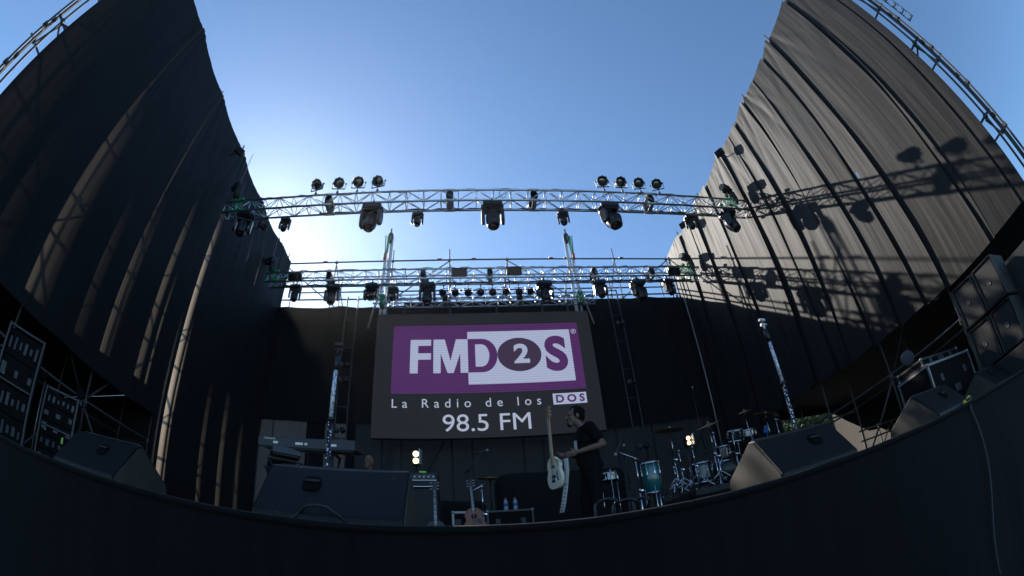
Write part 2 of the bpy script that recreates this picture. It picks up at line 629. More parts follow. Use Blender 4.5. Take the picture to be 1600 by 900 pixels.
def drape(side, y0, y1, zb, seed, proud_near, thin=None, holes=(), dy=.04, dz=.14, fold=1.0, wob=None):
    X0 = XR if side > 0 else XL
    ny = max(6, int((y1 - y0) / dy))
    zt0 = ZT
    nz = int((zt0 - min(zb(y0), zb(y1))) / dz)
    rnd = random.Random(seed)
    ff = [(rnd.uniform(.25, .9), rnd.uniform(0, 6), rnd.uniform(.4, 1)) for _ in range(4)]
    vs, th = [], []
    for i in range(ny + 1):
        y = y0 + (y1 - y0) * i / ny
        t = i / ny
        zt = ztop(min(max(y, POSTS[0]), POSTS[-1] - .01), seed)
        b = zb(y)
        for j in range(nz + 1):
            s = j / nz
            z = b + (zt - b) * s
            d = .56 * proud_near * (1 - t) ** 1.6
            # broad billow plus pleats that start sharp at the posts and loosen below
            d += .05 * fold * noise.noise((y * .55 + seed, z * .22, seed * .3))
            for w, p, a in ff:
                yy = y + .12 * noise.noise((z * .25, seed, w)) + .03 * (ZT - z) * (w - .55)
                q = abs(math.sin(PI * yy / w + p))
                d += .011 * fold * a * (1 - q ** .6) * (.35 + .65 * noise.noise((y * .9, z * .18, p)) ** 2 + .25 * s)
            k = min(POSTS, key=lambda q: abs(q - y))
            dd = (y - k)
            fan = dd / (.12 + .16 * (zt - z))
            if abs(fan) < 4 and zt - z < 3.5:
                d += (.045 + .03 * noise.noise((k, seed, 2))) * fold * (abs(math.cos(fan * 1.9 + seed)) ** .5 - .5) * math.exp(-(zt - z) / 1.9) * math.exp(-abs(fan) * .35)
            d += .004 * noise.noise((y * 9, z * .8, seed))
            yw = y
            if wob:        # hanging seams wander a little
                a_, b_ = wob
                yw += .10 * (noise.noise((z * .33, a_ * 1.7, .5)) * (1 - t) + noise.noise((z * .33, b_ * 1.7, .5)) * t) * min(1, (zt - z) * .7 + .15)
            vs.append((X0 - side * d, yw, z))
            v = 0
            if thin:
                v = thin(y, z)
            th.append(v)
    fs = []
    for i in range(ny):
        for j in range(nz):
            c = vs[i * (nz + 1) + j]
            if any(abs(c[1] - h[0]) < dy * .7 and abs(c[2] - h[1]) < dz * .55 for h in holes):
                continue
            f = (i * (nz + 1) + j, (i + 1) * (nz + 1) + j, (i + 1) * (nz + 1) + j + 1, i * (nz + 1) + j + 1)
            fs.append(f if side < 0 else tuple(reversed(f)))
    mb = MB()
    mb.add(vs, fs, True)
    return mb, th


def hem_r(y):
    return CZ + 2.18 + .05 * max(0, y - 3) + .04 * noise.noise((y, 2, 0)) if y < 9.35 else SF + .02


def hem_l(y):
    return CZ + 2.16 + .03 * noise.noise((y, 5, 0)) if y < 7.62 else SF + .02


rw = thing('drape_wall', 'tall sunlit black drape with shadows of trusses on the right side of the stage', 'drape', (XR, 6.8, SF), group='tall side drapes')
# panels lap like shingles: each near edge stands proud of the next panel
seams_r = [(1.0, .02), (1.27, .10), (2.05, .07), (2.2, .13), (3.52, .12), (4.08, .08), (4.84, .15), (5.65, .12), (6.40, .13), (6.9, .07), (7.6, .12), (8.25, .07), (9.0, .11), (9.35, .06), (10.2, .12), (10.75, .06), (11.5, .12), (12.1, .07), (12.92, 0)]
for i in range(len(seams_r) - 1):
    (a, s), (b, _) = seams_r[i], seams_r[i + 1]
    hb = (lambda q: (lambda y: hem_r(q)))(a + .1) if a >= 9.3 or b <= 9.36 else hem_r
    mb, th = drape(1, a, b + (.36 if b < 12.9 else 0), hb, 11 + i, s, holes=((3.97, 6.95),) if i == 4 else (), wob=(i if i else 99, i + 1) if b < 12.9 and i else None)
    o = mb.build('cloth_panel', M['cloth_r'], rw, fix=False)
    o.location = (-XR, -6.8, -SF)

lw = thing('drape_wall', 'tall shaded black drape with sun glowing through thin strips on the left side of the stage', 'drape', (XL, 6.8, SF), group='tall side drapes')
strips = [(1.05, 2.03, .03, 0, 99, .5), (2.35, 2.78, .025, 0, 6.8, 1), (3.36, 3.95, .20, 0, 9.0, 1.0), (3.40, 3.47, .2, 0, 99, .3), (4.72, 5.0, .06, 0, 7.4, 1), (5.50, 5.86, .24, 0, 8.2, 1), (5.52, 5.57, .3, 0, 99, .2),
          (6.66, 6.88, .30, 0, 9.2, .6), (7.05, 7.12, .3, 0, 7.2, .4), (7.92, 8.14, 1.8, 0, 10.0, .7), (7.72, 7.79, .6, 0, 6.5, .4), (8.20, 8.28, .6, 0, 6.5, .4), (9.66, 9.86, .2, 0, 5.6, .6), (9.9, 10.0, .9, 9.6, 10.7, .2),
          (10.62, 10.88, .22, 0, 5.8, .7), (10.75, 10.82, .9, 9.4, 11.0, .2), (11.6, 11.9, .15, 0, 5.4, .6)]


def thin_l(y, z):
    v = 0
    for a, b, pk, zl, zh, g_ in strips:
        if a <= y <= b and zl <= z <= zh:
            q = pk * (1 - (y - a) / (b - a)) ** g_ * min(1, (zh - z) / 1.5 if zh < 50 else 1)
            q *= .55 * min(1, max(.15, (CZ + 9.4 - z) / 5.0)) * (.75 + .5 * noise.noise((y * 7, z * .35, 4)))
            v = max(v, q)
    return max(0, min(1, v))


seams_l = [(1.0, .02), (2.04, .05), (3.36, .06), (4.71, .05), (5.5, .07), (6.65, .06), (7.62, .02), (9.2, .06), (10.6, .06), (11.5, .05), (12.95, 0)]
for i in range(len(seams_l) - 1):
    (a, s), (b, _) = seams_l[i], seams_l[i + 1]
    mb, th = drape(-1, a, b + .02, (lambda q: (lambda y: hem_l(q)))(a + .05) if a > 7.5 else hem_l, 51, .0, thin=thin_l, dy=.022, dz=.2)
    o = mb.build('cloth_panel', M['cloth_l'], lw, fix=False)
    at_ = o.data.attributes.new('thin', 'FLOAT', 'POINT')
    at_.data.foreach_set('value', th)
    o.location = (-XL, -6.8, -SF)

# ---- back wall: black cloth above, grey tarpaulins below
bw = thing('stage_backcloth', 'black cloth back wall behind the lit screen', 'drape', (0.58, YB, SF))


def flat_cloth(x0, x1, z0, z1, seed, y=YB, amp=.05, dx=.08, dz=.25):
    nx, nz = max(2, int((x1 - x0) / dx)), max(2, int((z1 - z0) / dz))
    vs = []
    for i in range(nx + 1):
        for j in range(nz + 1):
            x, z = x0 + (x1 - x0) * i / nx, z0 + (z1 - z0) * j / nz
            yy = y + amp * noise.noise((x * 1.3, z * .3, seed)) + amp * .5 * abs(math.sin(x * 3.1 + noise.noise((x, z * .2, seed)) * 2)) ** 3
            zz = z - (.05 * abs(math.sin(x * 1.53)) if j == nz else 0)
            vs.append((x, yy, zz))
    return vs, [(i * (nz + 1) + j, i * (nz + 1) + j + 1, (i + 1) * (nz + 1) + j + 1, (i + 1) * (nz + 1) + j) for i in range(nx) for j in range(nz)]


for k, (a, b) in enumerate(((-6.85, -1.9), (-1.95, 2.9), (2.85, 8.0))):
    m = MB()
    m.add(*flat_cloth(a, b, CZ + (3.9 if k < 2 else 3.5), ZBW - (.12 if k == 0 else .0), 3 + k, YB - .03 * k), True)
    o = m.build('cloth_panel', M['cloth_b'], bw, fix=False)
    o.location = (-.58, -YB, -SF)
for (a, b, z1, mt, lab, dd) in ((-6.9, -4.72, 4.02, 'tarp', 'pale grey tarpaulin glowing low on the back wall behind the keyboards', .10),
                            (-4.35, -3.45, 4.02, 'tarp', 'narrow strip of pale tarpaulin on the back wall just left of the sequinned stand', .12),
                            (-3.42, 3.3, 4.0, 'tarp_dark', 'dark blue grey tarpaulin below the screen', .15),
                            (3.2, 8.1, 3.8, 'tarp_dark', 'dark tarpaulin low on the back wall behind the drum kit', .13)):
    m = MB()
    m.add(*flat_cloth(a, b, SF + .05, CZ + z1, a * 3, YB + dd), True)
    tag(m.build('tarpaulin', M[mt], fix=False), lab, 'tarpaulin', 'tarpaulins on the back wall')

m = MB()
m.add(*flat_cloth(-4.85, -4.25, SF + .02, CZ + 4.1, 21, YB + .06), True)
o = m.build('cloth_strip', M['cloth_b'], bw, fix=False)
o.location = (-.58, -YB, -SF)
m = MB()
m.add(*flat_cloth(-3.56, -3.30, SF + .02, CZ + 4.1, 23, YB + .05), True)
o = m.build('cloth_strip', M['cloth_b'], bw, fix=False)
o.location = (-.58, -YB, -SF)

# ---- wing tents: low black covers beside the stage, under the side walls
for side, lab in ((-1, 'black covered wing beside the stage under the left drape'), (1, 'black covered wing beside the stage under the right drape, open at its far end')):
    X0 = XL if side < 0 else XR
    t = thing('wing_tent', lab, 'tent', (X0 + side * 2, 5, 0), group='covered wings')
    m = MB()
    L = 3.2 if side < 0 else 6.5
    y1 = 7.75 if side < 0 else 10.4
    m.add(*[[(0 - side * 1.98, -4.2, CZ + 2.28), (side * L, -4.2, CZ + 2.0), (side * L, y1 - 5, CZ + 2.0), (-side * 1.98, y1 - 5, CZ + 2.7)], [(0, 1, 2, 3)]])
    m.build('roof', M['cloth_b'], t, fix=False)
    m = MB()
    m.add([(side * L, -4.2, .05), (side * L, y1 - 5, .05), (side * L, y1 - 5, CZ + 2.0), (side * L, -4.2, CZ + 2.0)], [(0, 1, 2, 3)])
    m.build('outer_cloth', M['cloth_b'], t, fix=False)
    m = MB()
    if side < 0:
        m.add([(-side * 2.0, y1 - 5, .05), (side * L, y1 - 5, .05), (side * L, y1 - 5, CZ + 2.0), (-side * 2.0, y1 - 5, CZ + 2.7)], [(0, 1, 2, 3)])
    else:
        pts = [(-1.9, 2.42), (.95, 2.26), (1.6, 1.85), (2.6, 1.30), (3.3, 1.25), (3.9, .9), (L, .75)]
        m.add([(x, y1 - 5, CZ + z) for x, z in pts] + [(L, y1 - 5, CZ + 2.0), (-1.9, y1 - 5, CZ + 2.7)], [tuple(range(9))])
    m.build('end_cloth', M['cloth_b'], t, fix=False)
    m = MB()
    m.box((side * (L / 2 - 1), 0, SF - .1), (L + 1.9, 8.4 if side > 0 else 15, .1))
    o = m.build('floor', M['deck'], t)
    o.location = (0, 0 if side > 0 else 3.3, 0)

m = MB()
m.add(*flat_cloth(11.5, 16.0, CZ - .6, CZ + 2.6, 77, 11.2, .05), True)
tag(m.build('tarpaulin', M['tarp_beige'], fix=False), 'beige sunlit tarpaulin seen under the right wing beyond the speaker wedge', 'tarpaulin')


# ---- scaffolds
def coupler(mb, p, s=.055):
    mb.box(p, (s * 1.5, s * 1.5, s * 1.6), rz(random.uniform(0, 90)), .012)


def side_scaffold(side):
    X0 = (XL - .16) if side < 0 else (XR + .16)
    X1 = X0 + side * 1.0
    t = thing('scaffold', 'tube scaffold standing behind the ' + ('shaded left drape' if side < 0 else 'sunlit right drape'), 'scaffold', (X0, 6, 0), group='scaffolds behind the drapes')
    cp = MB()
    lift = [CZ - .5, CZ + 1.6, CZ + 3.7, CZ + 5.8, CZ + 7.9, CZ + 9.75]
    for y in POSTS[:]:
        if y == 1.5:
            continue
        for X in (X0, X1):
            m = MB()
            top = ZT + (.45 if X == X0 else .1) + random.uniform(-.1, .1)
            m.tube((X - X0, y - 6, 0.02), (X - X0, y - 6, top), .024)
            m.build('post', M['old_steel'], t)
            for z in lift:
                coupler(cp, (X - X0, y - 6, z))
    for X in (X0, X1):
        for z in lift:
            m = MB()
            m.tube((X - X0 + side * .05, -5.3, z + .03), (X - X0 + side * .05, 6.2, z + .03), .024)
            m.build('ledger', M['old_steel'], t)
    ps = [p for p in POSTS if p != 1.5]
    for i, y in enumerate(ps):
        for z in lift:
            m = MB()
            m.tube((0, y - 6 + .05, z - .05), (X1 - X0, y - 6 + .05, z - .05), .022)
            m.build('transom', M['old_steel'], t)
    for i in range(len(ps) - 1):
        for k in range(len(lift) - 1):
            if (i + k) % 2 == 0 or side < 0:
                m = MB()
                a, b = (ps[i], ps[i + 1]) if (i + k) % 2 else (ps[i + 1], ps[i])
                m.tube((side * .09, a - 6, lift[k]), (side * .09, b - 6, lift[k + 1]), .022)
                m.build('brace', M['old_steel'], t)
    split(cp, 'coupler', M['steel_dark'], t)
    # outer light tower legs at the very front edge of the wall
    m = MB()
    for dx, dy in ((.0, -.06), (.16, .02)):
        m.tube((dx * side, .72 + dy - 6, 0.02), (dx * side, .72 + dy - 6, ZT + .5), .024)
    z = .9
    while z < ZT:
        m.tube((0, .66 - 6, z), (.16 * side, .74 - 6, z), .016, n=6)
        m.box((0, .66 - 6, z), (.08, .08, .07))
        m.box((.16 * side, .74 - 6, z + .35), (.08, .08, .07))
        z += 1.05
    m.build('light_mast', M['old_steel'], t)
    return t


side_scaffold(-1)
side_scaffold(1)

bs = thing('scaffold', 'tube scaffold with a long handrail rising above the back cloth', 'scaffold', (0.5, 12.95, 0), group='scaffolds behind the drapes')
bx = [-6.64, -4.63, -2.53, -.51, 1.51, 3.72, 5.46, 7.60]
cp = MB()
for i, x in enumerate(bx):
    for y in (12.95, 13.95):
        m = MB()
        m.tube((x - .5, y - 12.95, 0), (x - .5, y - 12.95, CZ + 9.88 + (.5 if y < 13 and i % 3 != 1 else .1)), .024)
        m.build('post', M['galv'], bs)
    coupler(cp, (x - .5, 0, CZ + 9.88))
    coupler(cp, (x - .5, 0, CZ + 8.2))
    m = MB()
    m.tube((x - .5, .03, CZ + 9.8), (x - .5 + (.35 if i % 2 else -.3), .95, CZ + 8.0), .022)
    m.build('brace', M['rail_grey'], bs)
for y, z in ((12.92, 9.88), (12.92, 8.3), (13.98, 9.3), (13.98, 8.2), (12.92, 5.9)):
    m = MB()
    m.tube((-7.2, y - 12.95, CZ + z), (7.3, y - 12.95, CZ + z), .028)
    m.build('ledger', M['old_steel'], bs)
for i, (a, b) in enumerate(((0, 1), (3, 2), (4, 5), (7, 6))):
    m = MB()
    m.tube((bx[a] - .5, -.06, CZ + 9.8), (bx[b] - .5 + (.2 if b > a else -.2), -.06, CZ + 8.0), .022)
    m.build('brace', M['rail_grey'], bs)
for k in range(len(bx) - 1):
    if k % 2 == 0:
        m = MB()
        m.tube((bx[k] - .5, .06, CZ + .2), (bx[k + 1] - .5, .06, CZ + 4.0), .022)
        m.build('brace', M['rail_grey'], bs)
split(cp, 'coupler', M['steel_dark'], bs)
m = MB()
for x in (-5.6, -1.4, -.2, 2.55, 3.1, 5.2):
    m.tube((x - .04, -.05, CZ + 9.91), (x + .12, -.05, CZ + 9.91), .027)
split(m, 'red_tape', M['red'], bs)


# ---- trusses
def truss(name, label, cat, x0, x1, y, z, w, joints, bay=.40, group=None, rc=.026, loose=()):
    t = thing(name, label, cat, ((x0 + x1) / 2, y, z), group=group)
    L = (x1 - x0) / 2
    h = w / 2
    for a in (-1, 1):
        for b in (-1, 1):
            m = MB()
            m.tube((-L, a * h, b * h), (L, a * h, b * h), rc, n=10)
            m.build('chord', M['alu'], t)
    m = MB()
    n = int(round(2 * L / bay))
    for i in range(n + 1):
        x = -L + 2 * L * i / n
        x = max(-L + .03, min(L - .03, x))
        for a in (-1, 1):
            m.tube((x, a * h, -h), (x, a * h, h), .011, n=6)
            m.tube((x, -h, a * h), (x, h, a * h), .011, n=6)
        if i < n:
            xn = -L + 2 * L * (i + 1) / n
            q = 1 if i % 2 else -1
            for a in (-1, 1):
                m.tube((x, a * h, -q * h), (xn, a * h, q * h), .012, n=6)
                m.tube((x, q * h, a * h), (xn, -q * h, a * h), .012, n=6)
    m.build('lattice', M['alu'], t)
    for xj in joints:
        m = MB()
        xr_ = xj - (x0 + x1) / 2
        for a in (-1, 1):
            wd, nw = .085, .03
            for sgn in (-1, 1):
                poly = [(-nw, -h), (nw, -h), (wd, -.07), (wd, .07), (nw, h), (-nw, h), (-wd, .07), (-wd, -.07)]
                m.prism(poly, .012, Matrix(((1, 0, 0, xr_), (0, 0, 1, a * h - .006), (0, 1, 0, 0), (0, 0, 0, 1))))
            for sgn in (-1, 1):
                m.tube((xr_ - .12, a * h, sgn * h), (xr_ + .12, a * h, sgn * h), rc * 1.35, n=10)
            m.prism([(-.05, -h), (.05, -h), (.05, h), (-.05, h)], .012, Matrix(((1, 0, 0, xr_), (0, 1, 0, 0), (0, 0, 1, a * h - .006), (0, 0, 0, 1))))
        m.build('joint_plate', M['plate'], t)
    return t


FT_Y, FT_Z, FT_W = 7.67, CZ + 7.61, .335
ft = truss('truss', 'front silver box truss carrying the biggest moving heads', 'truss', -6.2, 7.58, FT_Y, FT_Z, FT_W, (-3.23, -.32, 1.63, 4.56), group='lighting trusses')
BT_Y, BT_Z = 11.1, CZ + 7.87
bt = truss('truss', 'rear silver box truss with strobes in front of the handrail', 'truss', -6.2, 7.58, BT_Y, BT_Z, .335, (-4.1, -1.2, .75, 3.9, 5.8), group='lighting trusses')
ST_Y, ST_Z = 12.05, CZ + 7.64
stt = truss('truss', 'short lower box truss that holds up the screen', 'truss', -2.85, 4.15, ST_Y, ST_Z, .28, (-.6, 1.7), group='lighting trusses', rc=.02)


# cables draped on trusses
def cable(label, pts, r=.009, group='cables on the trusses', mt='cable', name='cable'):
    m = MB()
    m.path(pts, r, 5)
    return tag(m.build(name, M[mt]), label, 'cable', group)


def draped(x0, x1, y, z, n, sag, seed):
    rn = random.Random(seed)
    p = []
    for i in range(n + 1):
        t = i / n
        p.append((x0 + (x1 - x0) * t, y + rn.uniform(-.02, .02), z + .03 + rn.uniform(-.012, .02) - (sag if rn.random() < .12 else 0)))
    return p


cable('black cable lying along the top of the front truss', draped(-5.9, 7.3, FT_Y - .15, FT_Z + .18, 90, .07, 3))
cable('black cable bundle along the lower chord of the front truss', draped(-3.5, 7.2, FT_Y + .17, FT_Z - .16, 70, .0, 4), .024)
cable('black cable lying along the top of the rear truss', draped(-5.9, 7.3, BT_Y - .15, BT_Z + .18, 90, .05, 5), .012)
cable('black cable bundle along the lower chord of the rear truss', draped(-5.9, 7.3, BT_Y + .16, BT_Z - .15, 80, .0, 6), .030)
for i, (x, yy, zz) in enumerate(((-1.3, FT_Y, FT_Z), (.9, FT_Y, FT_Z), (3.4, FT_Y, FT_Z))):
    rr = .11 + .02 * i
    cable(('loop of cable hanging in the front truss between the left spot and the centre', 'loop of cable hanging beside the centre moving head', 'loop of cable hanging under the right row of cans')[i],
          [(x + rr * .6 * math.sin(a), yy - .18, zz + .15 - rr + rr * math.cos(a)) for a in [2 * PI * k / 14 for k in range(15)]], .007)


# ---- moving heads (hang upside down from the lower chords)
def moving_head(label, s=1.0, tilt=35, pan=0, group=None, small=False):
    t = thing('moving_head', label, 'stage light', group=group)
    m = MB()
    m.box((0, 0, -.03 * s), (.10 * s, .05 * s, .10 * s), None, .01 * s)
    m.tube((0, 0, .03 * s), (0, 0, .10 * s), .03 * s)
    m.build('clamp', M['steel_dark'], t)
    m = MB()
    m.box((0, 0, -.155 * s), (.42 * s, .34 * s, .15 * s), None, .03 * s)
    m.box((0, 0, -.235 * s), (.36 * s, .28 * s, .05 * s), None, .02 * s)
    m.box((.225 * s, 0, -.15 * s), (.03 * s, .16 * s, .05 * s), None, .01 * s)
    m.box((-.225 * s, 0, -.15 * s), (.03 * s, .16 * s, .05 * s), None, .01 * s)
    m.build('base', M['black_plastic'], t)
    pr = Matrix.Rotation(R(pan), 3, 'Z')
    m = MB()
    m.box((0, 0, -.285 * s), (.40 * s, .16 * s, .06 * s), pr, .02 * s)
    for a in (-1, 1):
        prof = [(-.085, -.27), (.085, -.27), (.10, -.36), (.085, -.56), (.05, -.62), (-.05, -.62), (-.085, -.56), (-.10, -.36)]
        mm = Matrix(((0, 0, 1, (a * .205 - .035) * s), (1, 0, 0, 0), (0, 1, 0, 0), (0, 0, 0, 1)))
        mm = pr.to_4x4() @ mm
        m.prism([(x * s, z * s) for x, z in prof], .07 * s, mm)
    m.build('yoke', M['black_plastic'], t, bevel=.012 * s)
    hd = MB()
    rot = (pr @ Matrix.Rotation(R(-tilt * .7), 3, 'X')).to_4x4()
    rot.translation = Vector((0, 0, -.50 * s))
    # head: rounded barrel, lens end down (-z)
    hd.lathe([(.001, .20 * s), (.07 * s, .20 * s), (.12 * s, .17 * s), (.145 * s, .09 * s), (.15 * s, -.04 * s), (.145 * s, -.13 * s), (.125 * s, -.21 * s), (.118 * s, -.235 * s), (.10 * s, -.235 * s), (.098 * s, -.21 * s), (.001, -.21 * s)], 20, rot)
    ho = hd.build('head', M['black_plastic'], t)
    m = MB()
    m.lathe([(.001, -.214 * s), (.09 * s, -.216 * s), (.06 * s, -.232 * s), (.001, -.238 * s)], 18, rot)
    m.build('lens', M['lens'], ho)
    for sg in (-1, 1):
        m = MB()
        for k in range(5):
            m.box(rot @ Vector((0, sg * .148 * s, (-.08 + .04 * k) * s)), (.14 * s, .012 * s, .016 * s), rot.to_3x3())
        m.build('vent', M['steel_dark'], ho)
    return t


def par_can(label, group=None, tilt=-58):
    t = thing('par_can', label, 'stage light', group=group)     # stands on a clamp, origin at the clamp
    m = MB()
    m.tube((0, 0, -.02), (0, 0, .12), .011)
    m.box((0, 0, 0), (.05, .05, .07), None, .01)
    m.build('clamp', M['black_metal'], t)
    m = MB()
    m.box((0, 0, .12), (.33, .03, .008))
    for a in (-1, 1):
        m.box((a * .163, 0, .215), (.008, .03, .19))
        m.tube((a * .15, 0, .30), (a * .185, 0, .30), .022)
    m.build('yoke', M['black_metal'], t)
    rot = Matrix.Rotation(R(tilt), 4, 'X')
    rot.translation = Vector((0, 0, .30))
    m = MB()
    m.lathe([(.001, .17), (.06, .165), (.085, .13), (.10, .03), (.128, -.04), (.135, -.10), (.122, -.10), (.10, -.03), (.001, -.02)], 18, rot)
    for k in range(8):
        a = 2 * PI * k / 8
        m.box(rot @ Vector((.135 * math.cos(a), .135 * math.sin(a), -.10)), (.055, .012, .03), (rot.to_3x3() @ Matrix.Rotation(a + PI / 2, 3, 'Z')))
    o = m.build('can', M['black_metal'], t)
    m = MB()
    m.lathe([(.001, -.03), (.108, -.04), (.08, -.052), (.001, -.058)], 18, rot)
    m.build('lens', M['lens'], o)
    return t


mh_big = moving_head('x', 1.0, 30, 0)
mh_small = moving_head('x', .62, 40, 0)
pc = par_can('x')


def place_mh(src, label, px, py, Y, Zc, w, pan, tilt, group, s=1.0, shift=0.0):
    p = at(px, py, Y=Y)
    loc = (p.x, Y - w / 2 * shift, Zc - w / 2 - .03 - .04 * s)
    return loc


used = set()


def hang(kind, label, px, py, Y, Zc, w, pan=0, tilt=30, scale=1.0):
    loc = place_mh(None, label, px, py, Y, Zc, w, pan, tilt, None, scale, (1.0 if Y < 9 else .45) if kind == 'big' else -.9)
    g_ = {'big': 'moving heads hanging from the trusses', 'small': 'small moving lights hanging from the trusses'}[kind]
    t = moving_head(label, scale, tilt, pan, g_)
    t.location = loc
    return t


bpy.data.batch_remove([q for q in bpy.data.objects if q.name.split('.')[0] in ('moving_head',) or (q.parent and q.parent.name.startswith('moving_head')) or (q.parent and q.parent.parent and q.parent.parent.name.startswith('moving_head'))])

FRONT = [('big', 'big moving head at the left end of the front truss, dark against the left drape', 390, 340, 25, 20, 1.0),
         ('big', 'big moving head on the front truss, first one clear of the left drape', 584, 335, -15, 22, 1.05),
         ('big', 'big moving head at the middle of the front truss', 769, 338, 0, 15, 1.05),
         ('big', 'big moving head on the front truss under the right row of cans', 948, 332, 25, 30, 1.05),
         ('big', 'big moving head at the right end of the front truss before the sunlit drape', 1131, 338, 40, 35, 1.0),
         ('small', 'small moving light on the front truss next to the left drape', 440, 352, 15, 30, .58),
         ('small', 'small moving light on the front truss between the left and middle big heads', 651, 342, 5, 25, .58),
         ('small', 'small moving light on the front truss between the middle and right big heads', 883, 340, -15, 30, .58),
         ('small', 'small moving light on the front truss with its left side sunlit, by the right drape', 1083, 343, -30, 35, .62)]
for k, lab, px, py, pan, tilt, sc in FRONT:
    hang(k, lab, px, py, FT_Y, FT_Z, FT_W, pan, tilt, sc)
REAR = [('big', 'moving head at the left end of the rear truss, seen against the bright sky corner', 463, 455, 20, 20, .80),
        ('big', 'moving head on the rear truss above the left back cloth, second from the left', 521, 455, 0, 20, .95),
        ('big', 'moving head on the rear truss partly before the left end of the screen truss', 581, 457, -10, 80, .90),
        ('big', 'moving head over the upper left part of the screen', 668, 460, 0, 15, 1.0),
        ('big', 'moving head over the upper right part of the screen', 851, 457, 10, 20, 1.0),
        ('big', 'moving head on the rear truss right of the right hoist', 937, 452, 0, 20, .85),
        ('big', 'largest moving head on the right part of the rear truss', 994, 442, 25, 25, 1.05),
        ('big', 'moving head on the rear truss nearest the right drape', 1044, 448, 15, 20, .80),
        ('small', 'small round light clipped to the rear truss just right of the left hoist post', 614, 444, 0, 50, .7)]
for k, lab, px, py, pan, tilt, sc in REAR:
    hang(k, lab, px, py, BT_Y, BT_Z, .335, pan, tilt, sc)

# PAR cans: two rows of four standing on the front truss, one row of eight under the rear truss
plab = ['leftmost can of the left row standing on the front truss', 'second can from the left in the left row on the front truss', 'third can from the left in the left row on the front truss', 'rightmost can of the left row on the front truss',
        'leftmost can of the right row standing on the front truss', 'second can from the left in the right row on the front truss', 'third can from the left in the right row on the front truss', 'rightmost can of the right row on the front truss']
first = None
for i, px in enumerate((497, 530, 560, 591, 942, 970, 998, 1026)):
    p = at(px, 290, Y=FT_Y - .167)
    loc = (p.x, FT_Y - FT_W / 2, FT_Z + FT_W / 2 + .06)
    ro = rz((-14, 5, 2, -12, -6, 0, -12, -22)[i])
    if i == 0:
        pc['label'] = plab[0]
        pc['group'] = 'cans standing on the front truss'
        pc.location = loc
        pc.rotation_mode = 'QUATERNION'
        pc.rotation_quaternion = ro.to_quaternion()
    else:
        dup(pc, plab[i], loc, ro)
pc2 = par_can('x', None, -127)
ords = ('first', 'second', 'third', 'fourth', 'fifth', 'sixth', 'seventh', 'eighth')
for i, px in enumerate((693, 711, 731, 751, 769, 789, 810, 827)):
    p = at(px, 447, Y=BT_Y + .17)
    q = (rz((-20, 10, 5, -8, 0, 12, -5, 8)[i]) @ Matrix.Rotation(PI, 3, 'Y')).to_4x4()
    # hung upside down, lens still tipped to the audience
    lc = (p.x, BT_Y + .165, BT_Z - .335 / 2 - .05)
    lb = ords[i] + ' small can from the left in the row hung above the screen'
    if i == 0:
        o = tag(pc2, lb, None, 'cans hung above the screen')
        o.location = lc
        o.rotation_mode = 'QUATERNION'
        o.rotation_quaternion = q.to_quaternion()
    else:
        o = dup(pc2, lb, lc, q.to_3x3())
    o.scale = (.8, .8, .8)


# strobes and flood lights
def strobe(label, px, py, Y, zoff, w=.42, h=.26):
    p = at(px, py, Y=Y)
    t = thing('strobe_light', label, 'stage light', p, group='strobe boxes on the rear truss')
    rot = Matrix.Rotation(R(38), 3, 'X')
    m = MB()
    m.box((0, 0, 0), (w, .14, h), rot, .015)
    m.build('housing', M['black_metal'], t)
    m = MB()
    m.box(rot @ Vector((0, -.073, 0)), (w - .05, .006, h - .05), rot)
    m.build('reflector', M['warm_reflector'] if 'screen' in label else M['lens'], t)
    m = MB()
    for a in (-1, 1):
        m.box((a * (w / 2 + .012), 0, .03), (.012, .03, h + .1))
    split(m, 'bracket', M['black_metal'], t)
    return t


for lab, px, py in (('strobe box at the far left of the rear truss', 461, 433), ('strobe box on the rear truss above the left half of the screen', 718, 425.5),
                    ('strobe box on the rear truss above the right half of the screen', 803, 423.5), ('strobe box at the right end of the rear truss by the sunlit drape', 1052, 424)):
    strobe(lab, px, py, BT_Y - .2, 0)


def flood(label, px, py, side, Yw):
    X0 = (XR - .35) if side > 0 else (XL + .35)
    p = at(px, py, X=X0)
    t = thing('flood_light', label, 'stage light', p, group='flood lights clamped to the wall tops')
    rot = rz(-side * 60) @ Matrix.Rotation(R(25), 3, 'X')
    m = MB()
    m.box((0, 0, 0), (.30, .14, .20), rot, .02)
    for k in range(6):
        m.box(rot @ Vector((-.12 + .048 * k, .08, 0)), (.012, .04, .17), rot)
    m.build('housing', M['black_metal'], t)
    m = MB()
    m.box(rot @ Vector((0, -.072, 0)), (.25, .006, .15), rot)
    m.build('glass', M['lens'], t)
    m = MB()
    m.tube((0, 0, -.02), (side * .5, .1, -.06), .014)
    m.tube((0, 0, -.1), (.0, .02, -.32), .006)
    m.build('arm', M['black_metal'], t)


flood('small flood light jutting from the left drape top above the front truss', 374, 236, -1, 0)
flood('small flood light jutting from the right drape top above the front truss', 1124, 239, 1, 0)
flood('small flood light on the left drape edge just below the front truss', 411, 353, -1, 0)
flood('small flood light on the right drape edge just below the front truss', 1068, 351, 1, 0)


